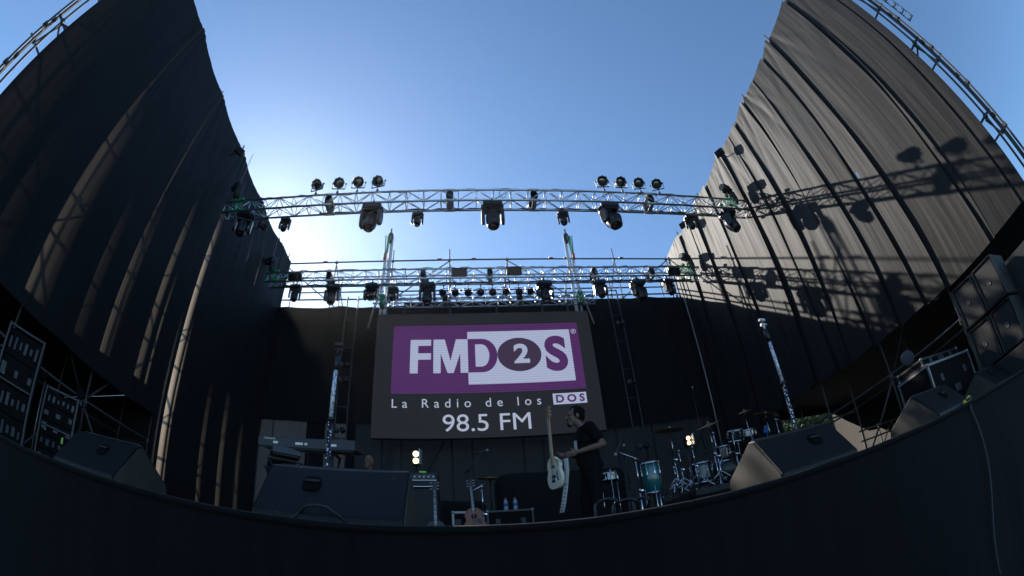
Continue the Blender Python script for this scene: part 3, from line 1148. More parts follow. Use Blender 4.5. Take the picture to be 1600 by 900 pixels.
# ---- chain hoists: motor, hook, chain and green round sling round the truss end
def hoist(label, p, ztop_, sling_to, yaw=0, bag=True):
    t = thing('chain_hoist', label, 'hoist', p, rz(yaw), group='chain hoists at the truss ends')
    m = MB()
    m.box((0, 0, 0), (.30, .20, .24), None, .03)
    m.tube((-.2, 0, .01), (.2, 0, .01), .10, n=14)
    m.build('motor', M['black_metal'], t)
    m = MB()
    n = int((ztop_ - p[2]) / .05)
    for k in range(n):
        z = .12 + k * .05
        m.box((.02, 0, z + .02), (.022, .008, .045) if k % 2 else (.008, .022, .045), None, .003)
    m.build('chain', M['galv'], t)
    m = MB()
    m.tube((0, 0, -.12), (0, 0, -.19), .022)
    m.path([(0, 0, -.18), (.05, 0, -.22), (.03, 0, -.28), (-.03, 0, -.27)], .014, 6)
    m.build('hook', M['red'], t)
    if bag:
        m = MB()
        bm_ = Matrix.Translation((.16, -.02, -.30))
        m.lathe([(.001, -.22), (.09, -.20), (.12, -.05), (.10, .14), (.105, .17), (.08, .16), (.001, .1)], 14, bm_)
        m.build('chain_bag', M['black_vinyl'], t)
    m = MB()
    q = Vector(sling_to) - Vector(p)
    q = rz(-yaw) @ q
    for a, b in ((-.26, -.18), (-.14, .16), (.14, -.16), (.28, .18), (.05, -.17)):
        e = q + Vector((a, b, -.18))
        mid = (Vector((0, 0, -.26)) + e) / 2 + Vector((.02, 0, .01))
        dirv = e - Vector((0, 0, -.26))
        fr = frame(dirv, (0, 1, 0))
        m.box((Vector((0, 0, -.26)) + e) / 2, (.045, .012, dirv.length), fr)
        for zz in (0, .335):
            m.lathe([(.036, -.05), (.042, -.05), (.042, .05), (.036, .05)], 10, Matrix.Translation(e + Vector((0, 0, zz))) @ Matrix.Rotation(PI / 2, 4, 'Y'))
    m.build('sling', M['green_sling'], t)
    return t


p = at(1134, 296, Y=FT_Y)
hoist('chain hoist with green sling at the right end of the front truss', p, ZT - .1, (7.05, FT_Y, FT_Z + .05), 20)
p = at(372, 292, Y=FT_Y)
hoist('chain hoist with dark bag at the left end of the front truss', p, ZT - .1, (-5.75, FT_Y, FT_Z + .05), -20)
p = at(1070, 402, Y=BT_Y)
hoist('chain hoist with bright green sling at the right end of the rear truss', p, ZT - .1, (7.15, BT_Y, BT_Z + .05), 15)
p = at(424, 408, Y=BT_Y)
hoist('chain hoist with green sling in shade at the left end of the rear truss', p, ZT - .1, (-5.95, BT_Y, BT_Z + .05), -15)


# ---- lift masts behind the screen truss
def mast(label, x, ytop, ztop_, side):
    t = thing('lift_mast', label, 'mast', (x, 12.35, 0), group='lift masts behind the screen')
    m = MB()
    for dx, dy in ((-.09, 0), (.09, 0), (0, .15)):
        m.tube((dx, dy, CZ + 3.9), (dx, dy, ztop_), .033)
    split(m, 'pole', M['plate'], t)
    m = MB()
    for dx, dz in ((-.55 * side, 1.2), (.4 * side, 1.6)):
        m.tube((0, .15, ztop_ - .6 * dz), (dx, .9, CZ + 7.6), .024)
    m.tube((-.02, .12, ztop_ - 1.0), (-.5 * side, .25, CZ + 7.0), .024)
    split(m, 'brace', M['plate'], t)
    m = MB()
    m.lathe([(.001, -.25), (.10, -.25), (.12, -.1), (.08, .12), (.03, .16), (.03, .35), (.001, .36)], 12, Matrix.Translation((0, .02, ztop_)))
    m.build('head_block', M['steel_dark'], t)
    m = MB()
    for a in (-.05, .02, .07):
        m.box((-side * .08 + a, -.1, ztop_ - .45), (.035, .012, .8), Matrix.Rotation(R(a * 60), 3, 'Y'))
    m.build('sling', M['green_sling'], t)
    m = MB()
    m.tube((-side * .11, -.1, ztop_ - .85), (-side * .11, -.1, ztop_ - 1.1), .05)
    m.build('hook', M['orange'], t)
    m = MB()
    m.tube((-side * .11, -.1, ztop_ - 1.0), (-side * .11, -.1, ST_Z + .1), .012, n=5)
    m.build('chain', M['steel_dark'], t)


mast('three tube lift mast with green sling left of the screen centre', at(607, 400, Y=12.35).x, 0, CZ + 10.55, 1)
mast('three tube lift mast with green sling right of the screen centre', at(890, 400, Y=12.35).x, 0, CZ + 10.45, -1)
for lab, px in (('bright green sling round the right end of the screen truss', 907), ('dull green sling round the left end of the screen truss', 598)):
    p = at(px, 468, Y=ST_Y)
    m = MB()
    for dx in (-.05, .03):
        m.box((p.x + dx, ST_Y - .16, ST_Z), (.06, .012, .36), Matrix.Rotation(R(8 * dx * 20), 3, 'Y'))
        m.box((p.x + dx, ST_Y + .16, ST_Z), (.06, .012, .36))
        m.box((p.x + dx, ST_Y, ST_Z + .17), (.06, .34, .012))
        m.box((p.x + dx, ST_Y, ST_Z - .17), (.06, .34, .012))
    tag(m.build('sling', M['green_sling']), lab, 'sling', 'slings round the screen truss')


# ---- ladder trusses standing each side of the screen
def ladder(label, x, w, y, z0, z1, group, lamps):
    t = thing('ladder_truss', label, 'ladder', (x, y, z0), group=group)
    for a in (-1, 1):
        m = MB()
        m.tube((a * w / 2, 0, 0), (a * w / 2, 0, z1 - z0), .024)
        m.build('rail', M['steel_dark'], t)
    z = .35
    while z < z1 - z0:
        m = MB()
        m.tube((-w / 2, 0, z), (w / 2, 0, z), .018)
        m.build('rung', M['steel_dark'], t)
        z += .95
    for z in lamps:
        for a in (-.08, .1):
            m = MB()
            m.lathe([(.001, .10), (.07, .09), (.075, -.04), (.06, -.05), (.055, -.03), (.001, -.03)], 12, Matrix.Translation((a, -.12, z)) @ Matrix.Rotation(R(75), 4, 'X'))
            m.build('lamp', M['rack_grey'] if a < 0 else M['black_metal'], t)
    return t


ladder('dark ladder frame with small lamps standing right of the screen', at(983, 590, Y=12.3).x, .33, 12.3, SF, CZ + 8.1, 'ladder frames beside the screen', (2.6, 4.6, 6.6))
ladder('dark ladder frame with small lamps standing left of the screen, behind the sequinned stand', at(541, 560, Y=12.3).x, .36, 12.3, SF, CZ + 8.0, 'ladder frames beside the screen', (3.4, 4.9, 5.4))
for lab, px, py in (('thin upright pole in the right back corner', 1090, 538),):
    m = MB()
    p = at(px, py, Y=12.45)
    m.tube((p.x, 12.45, SF), (p.x, 12.45, CZ + 8.6), .028)
    tag(m.build('pole', M['galv']), lab, 'pole')

# ---- the LED screen
SY = 11.95
scr = thing('led_screen', 'big dark led screen showing a purple radio logo and 98.5 FM', 'screen', (.56, SY, CZ + 3.27))
ZS = 3.27
m = MB()
m.box((0, .09, 1.92), (6.42, .16, 3.86), None, .01)
m.build('frame', M['screen_frame'], scr)
m = MB()
m.box((0, 0, 1.92), (6.40, .012, 3.84))
m.build('panel', M['scr_bg'], scr)


def sx(x):
    return x - .56


def sz(z):
    return z - ZS


def plate(name, x0, z0, x1, z1, mt, dep):
    m = MB()
    m.box(((sx(x0) + sx(x1)) / 2, -.008 - dep, (sz(z0) + sz(z1)) / 2), (x1 - x0, .004, z1 - z0))
    return m.build(name, mt, scr)


plate('logo_field', -2.12, 4.565, 3.35, 6.70, M['scr_purple'], 0)
plate('logo_field', .055, 4.815, 3.08, 6.475, M['scr_white'], .005)


def letters(name, polys, mt, dep):
    m = MB()
    for poly in polys:
        m.prism([(sx(x), sz(z)) for x, z in poly], .004, Matrix(((1, 0, 0, 0), (0, 0, 1, -.012 - dep), (0, 1, 0, 0), (0, 0, 0, 1))))
    return m.build(name, mt, scr)


def text(name, body, x0, z0, x1, z1, mt, dep, offset=0.0, spacing=1.0, fit_h=True):
    cu = bpy.data.curves.new(name, 'FONT')
    cu.body = body
    cu.size = 1
    cu.offset = offset
    cu.space_character = spacing
    cu.extrude = .002
    cu.resolution_u = 6
    o = bpy.data.objects.new(name + '_curve', cu)
    COL.objects.link(o)
    bpy.context.view_layer.update()
    me = bpy.data.meshes.new_from_object(o.evaluated_get(bpy.context.evaluated_depsgraph_get()))
    bpy.data.objects.remove(o)
    bpy.data.curves.remove(cu)
    xs = [v.co.x for v in me.vertices]
    ys = [v.co.y for v in me.vertices]
    ax, bx_, ay, by = min(xs), max(xs), min(ys), max(ys)
    for v in me.vertices:
        x = x0 + (v.co.x - ax) / (bx_ - ax) * (x1 - x0)
        z = z0 + (v.co.y - ay) / (by - ay) * (z1 - z0)
        v.co = (sx(x), -.012 - dep + v.co.z * -1, sz(z))
    me.materials.clear()
    me.materials.append(mt)
    o = bpy.data.objects.new(name, me)
    COL.objects.link(o)
    o.parent = scr
    return o


zT, zB = 6.235, 5.175
# F and M white on the purple field
letters('letter', [[(-1.60, zB), (-1.37, zB), (-1.37, 5.60), (-1.0, 5.60), (-1.0, 5.80), (-1.37, 5.80), (-1.37, 6.04), (-1.0, 6.04), (-1.0, zT), (-1.60, zT)]], M['scr_white'], .004)
letters('letter', [[(-.93, zB), (-.72, zB), (-.72, zT), (-.93, zT)], [(-.16, zB), (.055, zB), (.055, zT), (-.16, zT)],
                   [(-.72, zT), (-.72, 5.78), (-.525, zB), (-.355, zB), (-.16, 5.78), (-.16, zT), (-.28, zT), (-.44, 5.55), (-.60, zT)]], M['scr_white'], .004)
# D purple on white
oc, ic = [], []
for k in range(17):
    a = PI / 2 - PI * k / 16
    oc.append((.47 + .43 * math.cos(a), (zT + zB) / 2 + (zT - zB) / 2 * math.sin(a)))
    ic.append((.45 + .22 * math.cos(a), (zT + zB) / 2 + .355 * math.sin(a)))
D = [(.06, zT)] + oc + [(.06, zB)]
letters('letter', [[(.06, zB), (.27, zB), (.27, zT), (.06, zT)],
                   [(.27, zT)] + oc[:9] + list(reversed(ic[:9])) + [(.27, ic[0][1])],
                   [(.27, ic[-1][1])] + list(reversed(ic[8:])) + oc[8:] + [(.27, zB)]], M['scr_purple'], .010)
# ball with 2
ball = [(1.535 + .635 * math.cos(2 * PI * k / 40), 5.705 + .535 * math.sin(2 * PI * k / 40)) for k in range(40)]
letters('ball', [ball], M['scr_ball'], .010)
text('letter', '2', 1.37, 5.42, 1.82, 6.04, M['scr_white'], .018, .035)
text('letter', 'S', 2.28, 5.13, 2.93, 6.27, M['scr_purple'], .010, .045)
text('registered_mark', '®', 3.13, 6.32, 3.29, 6.48, M['scr_plain'], .006)
text('tagline', 'La Radio de los', -2.08, 4.145, 2.02, 4.40, M['scr_plain'], .004, 0, 1.75)
plate('tag_box', 2.36, 4.12, 3.32, 4.445, M['scr_white'], .003)
text('letter', 'DOS', 2.44, 4.165, 3.26, 4.40, M['scr_purple'], .010, .035, 1.5)
text('frequency', '98.5 FM', -.68, 3.455, 1.69, 3.94, M['scr_plain'], .004, 0, 1.0)
# straps up to the truss
m = MB()
for x in (-2.4, -1.0, .4, 1.8, 2.6):
    m.box((x, .02, 4.0), (.05, .02, .5))
split(m, 'hanger', M['steel_dark'], scr)

# ================================================================ ON THE STAGE
def wedge(label, x0, x1, y, h=.31, back=.2, group='wedge monitors along the stage edge', yaw=0, hx=.35):
    w = x1 - x0
    t = thing('wedge_monitor', label, 'speaker', ((x0 + x1) / 2, y, SF), rz(yaw), group)
    prof = [(0, .012), (0, .05), (back, h), (back + .06, h + .012), (.56, .14), (.58, .10), (.58, .012)]
    m = MB()
    m.prism(prof, w, Matrix(((0, 0, 1, -w / 2), (1, 0, 0, 0), (0, 1, 0, 0), (0, 0, 0, 1))))
    m.build('cabinet', M['carpet_box'], t, bevel=.012)
    for a in (-1, 1):
        m = MB()
        inner = [(.018, .03), (.02, .055), (back + .012, h - .02), (back + .055, h - .006), (.545, .13), (.562, .10), (.562, .03)]
        m.prism(inner, .004, Matrix(((0, 0, 1, a * w / 2 - (.001 if a > 0 else .003)), (1, 0, 0, 0), (0, 1, 0, 0), (0, 0, 0, 1))))
        m.build('side_panel', M['sunlit_worn_paint'], t)
    # grille on the far slope (towards the musicians)
    n = Vector((0, .52 - back - .06, h - .14)).normalized()
    ax = Vector((0, .56 - back - .06, .14 - h - .012)).normalized()
    fr = Matrix(((1, 0, 0), (0, ax.y, -ax.z), (0, ax.z, ax.y)))
    m = MB()
    m.box((0, (back + .06 + .56) / 2, (h + .012 + .14) / 2), (w - .06, .36, .016), fr, .004)
    m.build('grille', M['grille'], t)
    # carrying handle in the slope facing the pit; black plate paints its recess shade
    sl_ = Vector((0, back, h - .05)).normalized()
    nrm = Vector((0, -sl_.z, sl_.y))
    c = Vector((w * (hx - .5), back * .62, .05 + (h - .05) * .62)) + nrm * .004
    fr = Matrix((Vector((1, 0, 0)), sl_, nrm)).transposed()
    m = MB()
    poly = []
    for k in range(20):
        a = 2 * PI * k / 20
        ca, sa = math.cos(a), math.sin(a)
        poly.append((.045 * math.copysign(abs(ca) ** .6, ca), .05 * math.copysign(abs(sa) ** .6, sa)))
    mm = fr.to_4x4()
    mm.translation = c
    m.prism(poly, .003, mm)
    m.build('handle_recess_shade', M['hollow_shade'], t)
    m = MB()
    mm2 = fr.to_4x4()
    mm2.translation = c + nrm * .004
    m.tube(mm2 @ Vector((-.042, .012, .004)), mm2 @ Vector((.042, .012, .004)), .008)
    m.build('handle', M['black_metal'], t)
    m = MB()
    for a in (-1, 1):
        for yy in (.06, .5):
            m.tube((a * (w / 2 - .06), yy, 0), (a * (w / 2 - .06), yy, .014), .02)
    split(m, 'foot', M['cable'], t)
    return t


pa, pb = at(392, 806, Y=1.97), at(631, 829, Y=1.97)
wedge('large wedge monitor with an oval handle just left of the picture centre', pa.x, pb.x, 1.97, hx=.36)
pa, pb = at(83, 716, Y=2.0), at(174, 757, Y=2.0)
wedge('bluish wedge monitor at the left end of the stage edge, beside the amplifier racks', pa.x, pb.x, 2.0, .30, hx=.62)
pa, pb = at(1226, 754, Y=2.0), at(1343, 712, Y=2.0)
wedge('wedge monitor with sunlit left cheek in front of the drum kit', pa.x, pb.x, 2.0, .30, hx=.63)
pa, pb = at(1470, 656, Y=2.0), at(1515, 629, Y=2.0)
wedge('wedge monitor with sunlit left cheek near the white knotted rope', pa.x, pb.x, 2.0, .29, hx=.6)
pa = at(1566, 590, Y=2.15)
wedge('dark wedge monitor at the far right under the speaker stack', pa.x - .25, pa.x + .45, 2.15, .30)


def tripod(mb_list, t, r=.26, h=.22, a0=20, z0=0, mt='black_metal', name='leg'):
    for k in range(3):
        a = R(a0 + 120 * k)
        m = MB()
        m.tube((0, 0, h), (r * math.cos(a), r * math.sin(a), z0 + .012), .009, n=6)
        m.tube((r * .45 * math.cos(a), r * .45 * math.sin(a), z0 + h * .55), (0, 0, z0 + h * .35), .006, n=6)
        m.ell((r * math.cos(a), r * math.sin(a), z0 + .014), (.014, .014, .014), nu=8, nv=5)
        m.build(name, M[mt], t)


def mic(parent, p, d, mt='black_metal'):
    d = Vector(d).normalized()
    mm = frame(d).to_4x4()
    mm.translation = Vector(p)
    m = MB()
    m.lathe([(.001, -.17), (.010, -.17), (.013, 0), (.014, .02), (.001, .02)], 10, mm)
    o = m.build('microphone', M[mt], parent)
    m = MB()
    m.ell(mm @ Vector((0, 0, .04)), (.024, .024, .028), frame(d), 12, 8)
    m.build('windscreen', M['galv'], o)


def sequin_stand(label, pb_, ptop, Y):
    b, tp = at(*pb_, Y=Y), at(*ptop, Y=Y)
    t = thing('microphone_stand', label, 'microphone stand', (b.x, Y, SF), group='sequinned microphone stands')
    dx = (tp.x - b.x) / (tp.z - b.z)
    H = tp.z - SF
    tilt = lambda z: Vector((dx * z, 0, z))
    m = MB()
    m.lathe([(.001, 0), (.15, 0), (.15, .012), (.05, .03), (.03, .05), (.001, .05)], 20)
    m.build('base', M['black_metal'], t)
    m = MB()
    m.tube(tilt(.04), tilt(H * .58), .018, n=14)
    m.build('pole', M['glit_dark'], t)
    m = MB()
    m.tube(tilt(H * .58), tilt(H * .84), .017, n=14)
    m.build('pole', M['glit_pale'], t)
    m = MB()
    m.tube(tilt(H * .57), tilt(H * .59), .025, n=12)
    m.tube(tilt(H * .84), tilt(H * .92), .022, n=12)
    m.build('collar', M['black_plastic'], t)
    m = MB()
    m.tube(tilt(H * .92), tilt(H * .965), .012)
    m.tube(tilt(H * .955) + Vector((-.03, 0, 0)), tilt(H * .955) + Vector((.035, 0, .0)), .014)
    m.box(tilt(H * .985), (.075, .03, .03), rz(10), .006)
    m.build('clip', M['silver'] if label.startswith('right') else M['black_metal'], t)
    return t


sequin_stand('left sequinned microphone stand rising behind the large wedge', (509, 745), (529, 535), 3.15)
sequin_stand('right sequinned microphone stand with a bright silver clip, behind the sunlit wedge', (1245, 672), (1190, 497), 3.0)


def stand(name, label, cat, loc, h, boom=None, micd=None, mt='chrome', a0=20, group=None, r=.28, cymbal=None, hh=None):
    t = thing(name, label, cat, loc, group=group)
    m = MB()
    m.tube((0, 0, .05), (0, 0, h * .55), .013)
    m.tube((0, 0, h * .55), (0, 0, h), .010)
    m.tube((0, 0, h * .53), (0, 0, h * .57), .019)
    m.tube((0, 0, .20), (0, 0, .25), .018)
    m.tube((0, 0, h - .03), (0, 0, h + .01), .016)
    m.box((.028, 0, h * .55), (.04, .006, .02), None, .004)
    m.build('pole', M[mt], t)
    tripod(None, t, r, .25, a0, 0, mt)
    tip = Vector((0, 0, h))
    if boom:
        m = MB()
        e = Vector(boom)
        m.tube(tip - e * .25, tip + e, .008)
        m.build('boom', M[mt], t)
        tip = tip + e
    if micd:
        mic(t, tip, micd)
    if cymbal:
        rad, tx, ty = cymbal
        rot = (Matrix.Rotation(R(tx), 4, 'X') @ Matrix.Rotation(R(ty), 4, 'Y'))
        rot.translation = tip + Vector((0, 0, .03))
        m = MB()
        m.lathe([(.001, .032), (.03, .03), (.05, .014), (rad * .6, .006), (rad, -.006), (rad, -.009), (rad * .6, .002), (.05, .010), (.001, .02)], 32, rot)
        m.build('cymbal', M['bronze'], t)
        m = MB()
        m.tube(tip, tip + Vector((0, 0, .085)), .007)
        m.lathe([(.001, .04), (.018, .04), (.018, .055), (.001, .055)], 10, rot)
        m.build('wing_nut', M[mt], t)
    return t


# --- keyboards on a stand
def keyboard(label, c, rot, w, d, hgt, name_text=None):
    t = thing('keyboard', label, 'keyboard', c, rot, 'keyboards on stands')
    m = MB()
    prof = [(-d / 2, 0), (d / 2, 0), (d / 2, hgt * .55), (-d / 2 + .09, hgt), (-d / 2, hgt)]     # back (-y) towards the pit
    m.prism(prof, w, Matrix(((0, 0, 1, -w / 2), (1, 0, 0, 0), (0, 1, 0, 0), (0, 0, 0, 1))))
    m.build('body', M['bluegrey'], t, bevel=.008)
    m = MB()
    n = int(w * 34)
    for k in range(n):
        x = -w / 2 + .06 + (w - .12) * (k + .5) / n
        m.box((x, d / 2 - .08, hgt * .6 + .004), ((w - .12) / n * .9, .14, .016), None, .002)
    m.build('white_keys', M['white'], t)
    m = MB()
    for k in range(n):
        if k % 7 in (0, 1, 3, 4, 5):
            x = -w / 2 + .06 + (w - .12) * (k + 1) / n
            m.box((x, d / 2 - .11, hgt * .6 + .016), ((w - .12) / n * .5, .09, .016), None, .002)
    m.build('black_keys', M['black_plastic'], t)
    m = MB()
    for x, ww in ((-.30, .06), (-.05, .09), (.02, .03), (.28, .1)):
        m.box((x * w, -d / 2 - .003, hgt * .45), (ww, .006, .025))
    m.build('socket_panel', M['silver'] if w > 1 else M['black_metal'], t)
    m = MB()
    m.box((0, -.005, -.004), (w * .96, d * .9, .01))
    m.build('underside', M['black_metal'], t)
    return t


pa, pb = at(405, 690, Y=4.6), at(556, 697, Y=4.6)
kz = (pa.z + pb.z) / 2
keyboard('dark blue keyboard on the upper tier of the stand, its back to the pit', ((pa.x + pb.x) / 2, 4.76, kz - .03), rz(-2) @ Matrix.Rotation(R(7), 3, 'X'), pb.x - pa.x + .02, .36, .11)
pc_ = at(378, 703, Y=4.3)
keyboard('second keyboard set lower and askew at the left of the upper one', (pc_.x + .36, 4.60, kz - .22), rz(-62), .95, .30, .09)
for lab, x, y, zt_, yw in (('black stand carrying the upper keyboard', (pa.x + pb.x) / 2, 4.76, kz - .045, 0), ('black stand carrying the lower keyboard', pc_.x + .36, 4.60, kz - .235, -62)):
    t = thing('keyboard_stand', lab, 'stand', (x, y, SF), rz(yw), group='keyboard stands')
    hh_ = zt_ - SF
    for a in (-1, 1):
        m = MB()
        m.tube((a * .30, -.16, .02), (a * .30, .18, hh_ - .02), .017)
        m.tube((a * .30, .18, .02), (a * .30, -.16, hh_ - .02), .017)
        m.build('leg', M['black_metal'], t)
        m = MB()
        m.box((a * .30, 0, hh_ - .012), (.04, .38, .024), None, .004)
        m.build('arm', M['black_metal'], t)
    m = MB()
    m.tube((-.3, 0, hh_ * .5), (.3, 0, hh_ * .5), .014)
    m.tube((-.3, .18, .02), (.3, .18, .02), .014)
    m.build('crossbar', M['black_metal'], t)

def text_mesh(name, body, w, h, mt, parent, mw):
    cu = bpy.data.curves.new(name, 'FONT')
    cu.body = body
    o = bpy.data.objects.new(name + '_curve', cu)
    COL.objects.link(o)
    bpy.context.view_layer.update()
    me = bpy.data.meshes.new_from_object(o.evaluated_get(bpy.context.evaluated_depsgraph_get()))
    bpy.data.objects.remove(o)
    bpy.data.curves.remove(cu)
    xs, ys = [v.co.x for v in me.vertices], [v.co.y for v in me.vertices]
    for v in me.vertices:
        v.co = mw @ Vector(((v.co.x - min(xs)) / (max(xs) - min(xs)) * w, 0, (v.co.y - min(ys)) / (max(ys) - min(ys)) * h))
    me.materials.clear()
    me.materials.append(mt)
    o = bpy.data.objects.new(name, me)
    COL.objects.link(o)
    o.parent = parent
    return o


kb_ = [o for o in bpy.data.objects if o.name == 'keyboard'][0]
text_mesh('maker_name', 'YAMAHA', .15, .022, M['silver'], kb_, Matrix.Translation((-.50, -.1815, .078)))

# --- bass amplifier stack and lamp
ax0, ax1 = at(612, 740, Y=6.3).x, at(684, 740, Y=6.3).x
acx, aw = (ax0 + ax1) / 2, ax1 - ax0
zc_ = at(660, 738, Y=6.3).z
zl_ = at(660, 762, Y=6.3).z
t = thing('speaker_cabinet', 'tall black speaker cabinet under the amplifier head, right of the large wedge', 'speaker', (acx, 6.5, SF))
hb = zl_ - SF
m = MB()
m.box((0, 0, hb / 2), (aw, .42, hb - .02), None, .015)
m.build('cabinet', M['black_vinyl'], t)
m = MB()
m.box((0, -.213, hb / 2), (aw - .08, .012, hb - .10), None, .004)
m.build('grille', M['grille'], t)
m = MB()
for a in (-1, 1):
    for z in (.03, hb - .03):
        m.box((a * (aw / 2 - .02), -.2, z), (.05, .05, .05), None, .012)
split(m, 'corner', M['steel_dark'], t)
hh_ = zc_ - zl_
t = thing('amplifier_head', 'black amplifier head with a pale trim line on top of the cabinet', 'amplifier', (acx, 6.5, zl_))
m = MB()
m.box((0, 0, hh_ / 2 + .004), (aw, .36, hh_ - .01), None, .015)
m.build('case', M['black_vinyl'], t)
m = MB()
m.box((0, -.184, hh_ * .72), (aw - .06, .010, hh_ * .34), None, .003)
m.build('control_panel', M['steel_dark'], t)
m = MB()
for k in range(9):
    m.tube((-aw * .4 + aw * .8 * k / 8, -.188, hh_ * .72), (-aw * .4 + aw * .8 * k / 8, -.205, hh_ * .72), .010, n=8)
split(m, 'knob', M['silver'], t)
m = MB()
m.box((0, -.184, hh_ * .5), (aw - .04, .008, .008))
m.box((0, -.184, .02), (aw - .04, .008, .008))
m.box((-aw * .38, -.185, hh_ * .3), (aw * .16, .008, .03))
split(m, 'trim', M['silver'], t)

# drop of green tape and a little box on the amp
m = MB()
q = at(660, 734, Y=6.4)
m.box((q.x, 6.4, zc_ + .02), (.10, .06, .03), rz(20), .006)
tag(m.build('cable_tape', M['lime']), 'lime green tape on top of the amplifier head', 'tape')


def twin_lamp(label, px, py, Y, h=None, sc=1.0, lit=(1, 1)):
    p = at(px, py, Y=Y)
    t = thing('twin_lamp', label, 'lamp', (p.x, Y, SF), group='lit twin lamps on stands')
    z = p.z - SF
    m = MB()
    m.tube((0, .06, .03), (0, .06, z + .02), .016)
    m.build('pole', M['black_metal'], t)
    tripod(None, t, .3, .3, 10)
    m = MB()
    m.box((0, .03, z), (.17 * sc, .10, .32 * sc), None, .01)
    m.build('housing', M['black_metal'], t)
    m = MB()
    m.box((.10 * sc, -.05, z), (.012, .14, .32 * sc), rz(-12))
    m.build('barn_door', M['silver'], t)
    for k, a in enumerate((-1, 1)):
        m = MB()
        mm = Matrix.Translation((0, -.02, z + a * .075 * sc)) @ Matrix.Rotation(PI / 2, 4, 'X')
        m.lathe([(.001, 0), (.060 * sc, 0), (.060 * sc, .012), (.045 * sc, .02), (.001, .024)], 18, mm)
        m.build('bulb', M['bulb'] if lit[k] else M['lens'], t)
    return t


twin_lamp('glowing warm twin lamp under the screen, above the amplifier head', 650, 715, 8.0, sc=.85)
twin_lamp('small glowing twin lamp with a white side flap in front of the drum kit', 1075, 689, 6.1, sc=.5)


# --- guitars
def guitar_outline(kind):
    pts = []
    n = 40
    for k in range(n):
        a = 2 * PI * k / n
        z = math.sin(a)
        # upper bout, waist, lower bout
        if kind == 'acoustic':
            half = .20 - .03 * z - .055 * math.exp(-((z - .12) / .28) ** 2)
            pts.append((math.copysign(abs(math.cos(a)) ** .75, math.cos(a)) * half, .25 * z))
        else:
            half = .165 - .012 * z - .035 * math.exp(-((z - .15) / .25) ** 2)
            x = math.copysign(abs(math.cos(a)) ** .65, math.cos(a)) * half
            zz = .20 * z
            if kind == 'electric' and x > .03 and z > .55:
                zz -= .06 * min(1, (x - .03) / .06)
            pts.append((x, zz))
    return pts


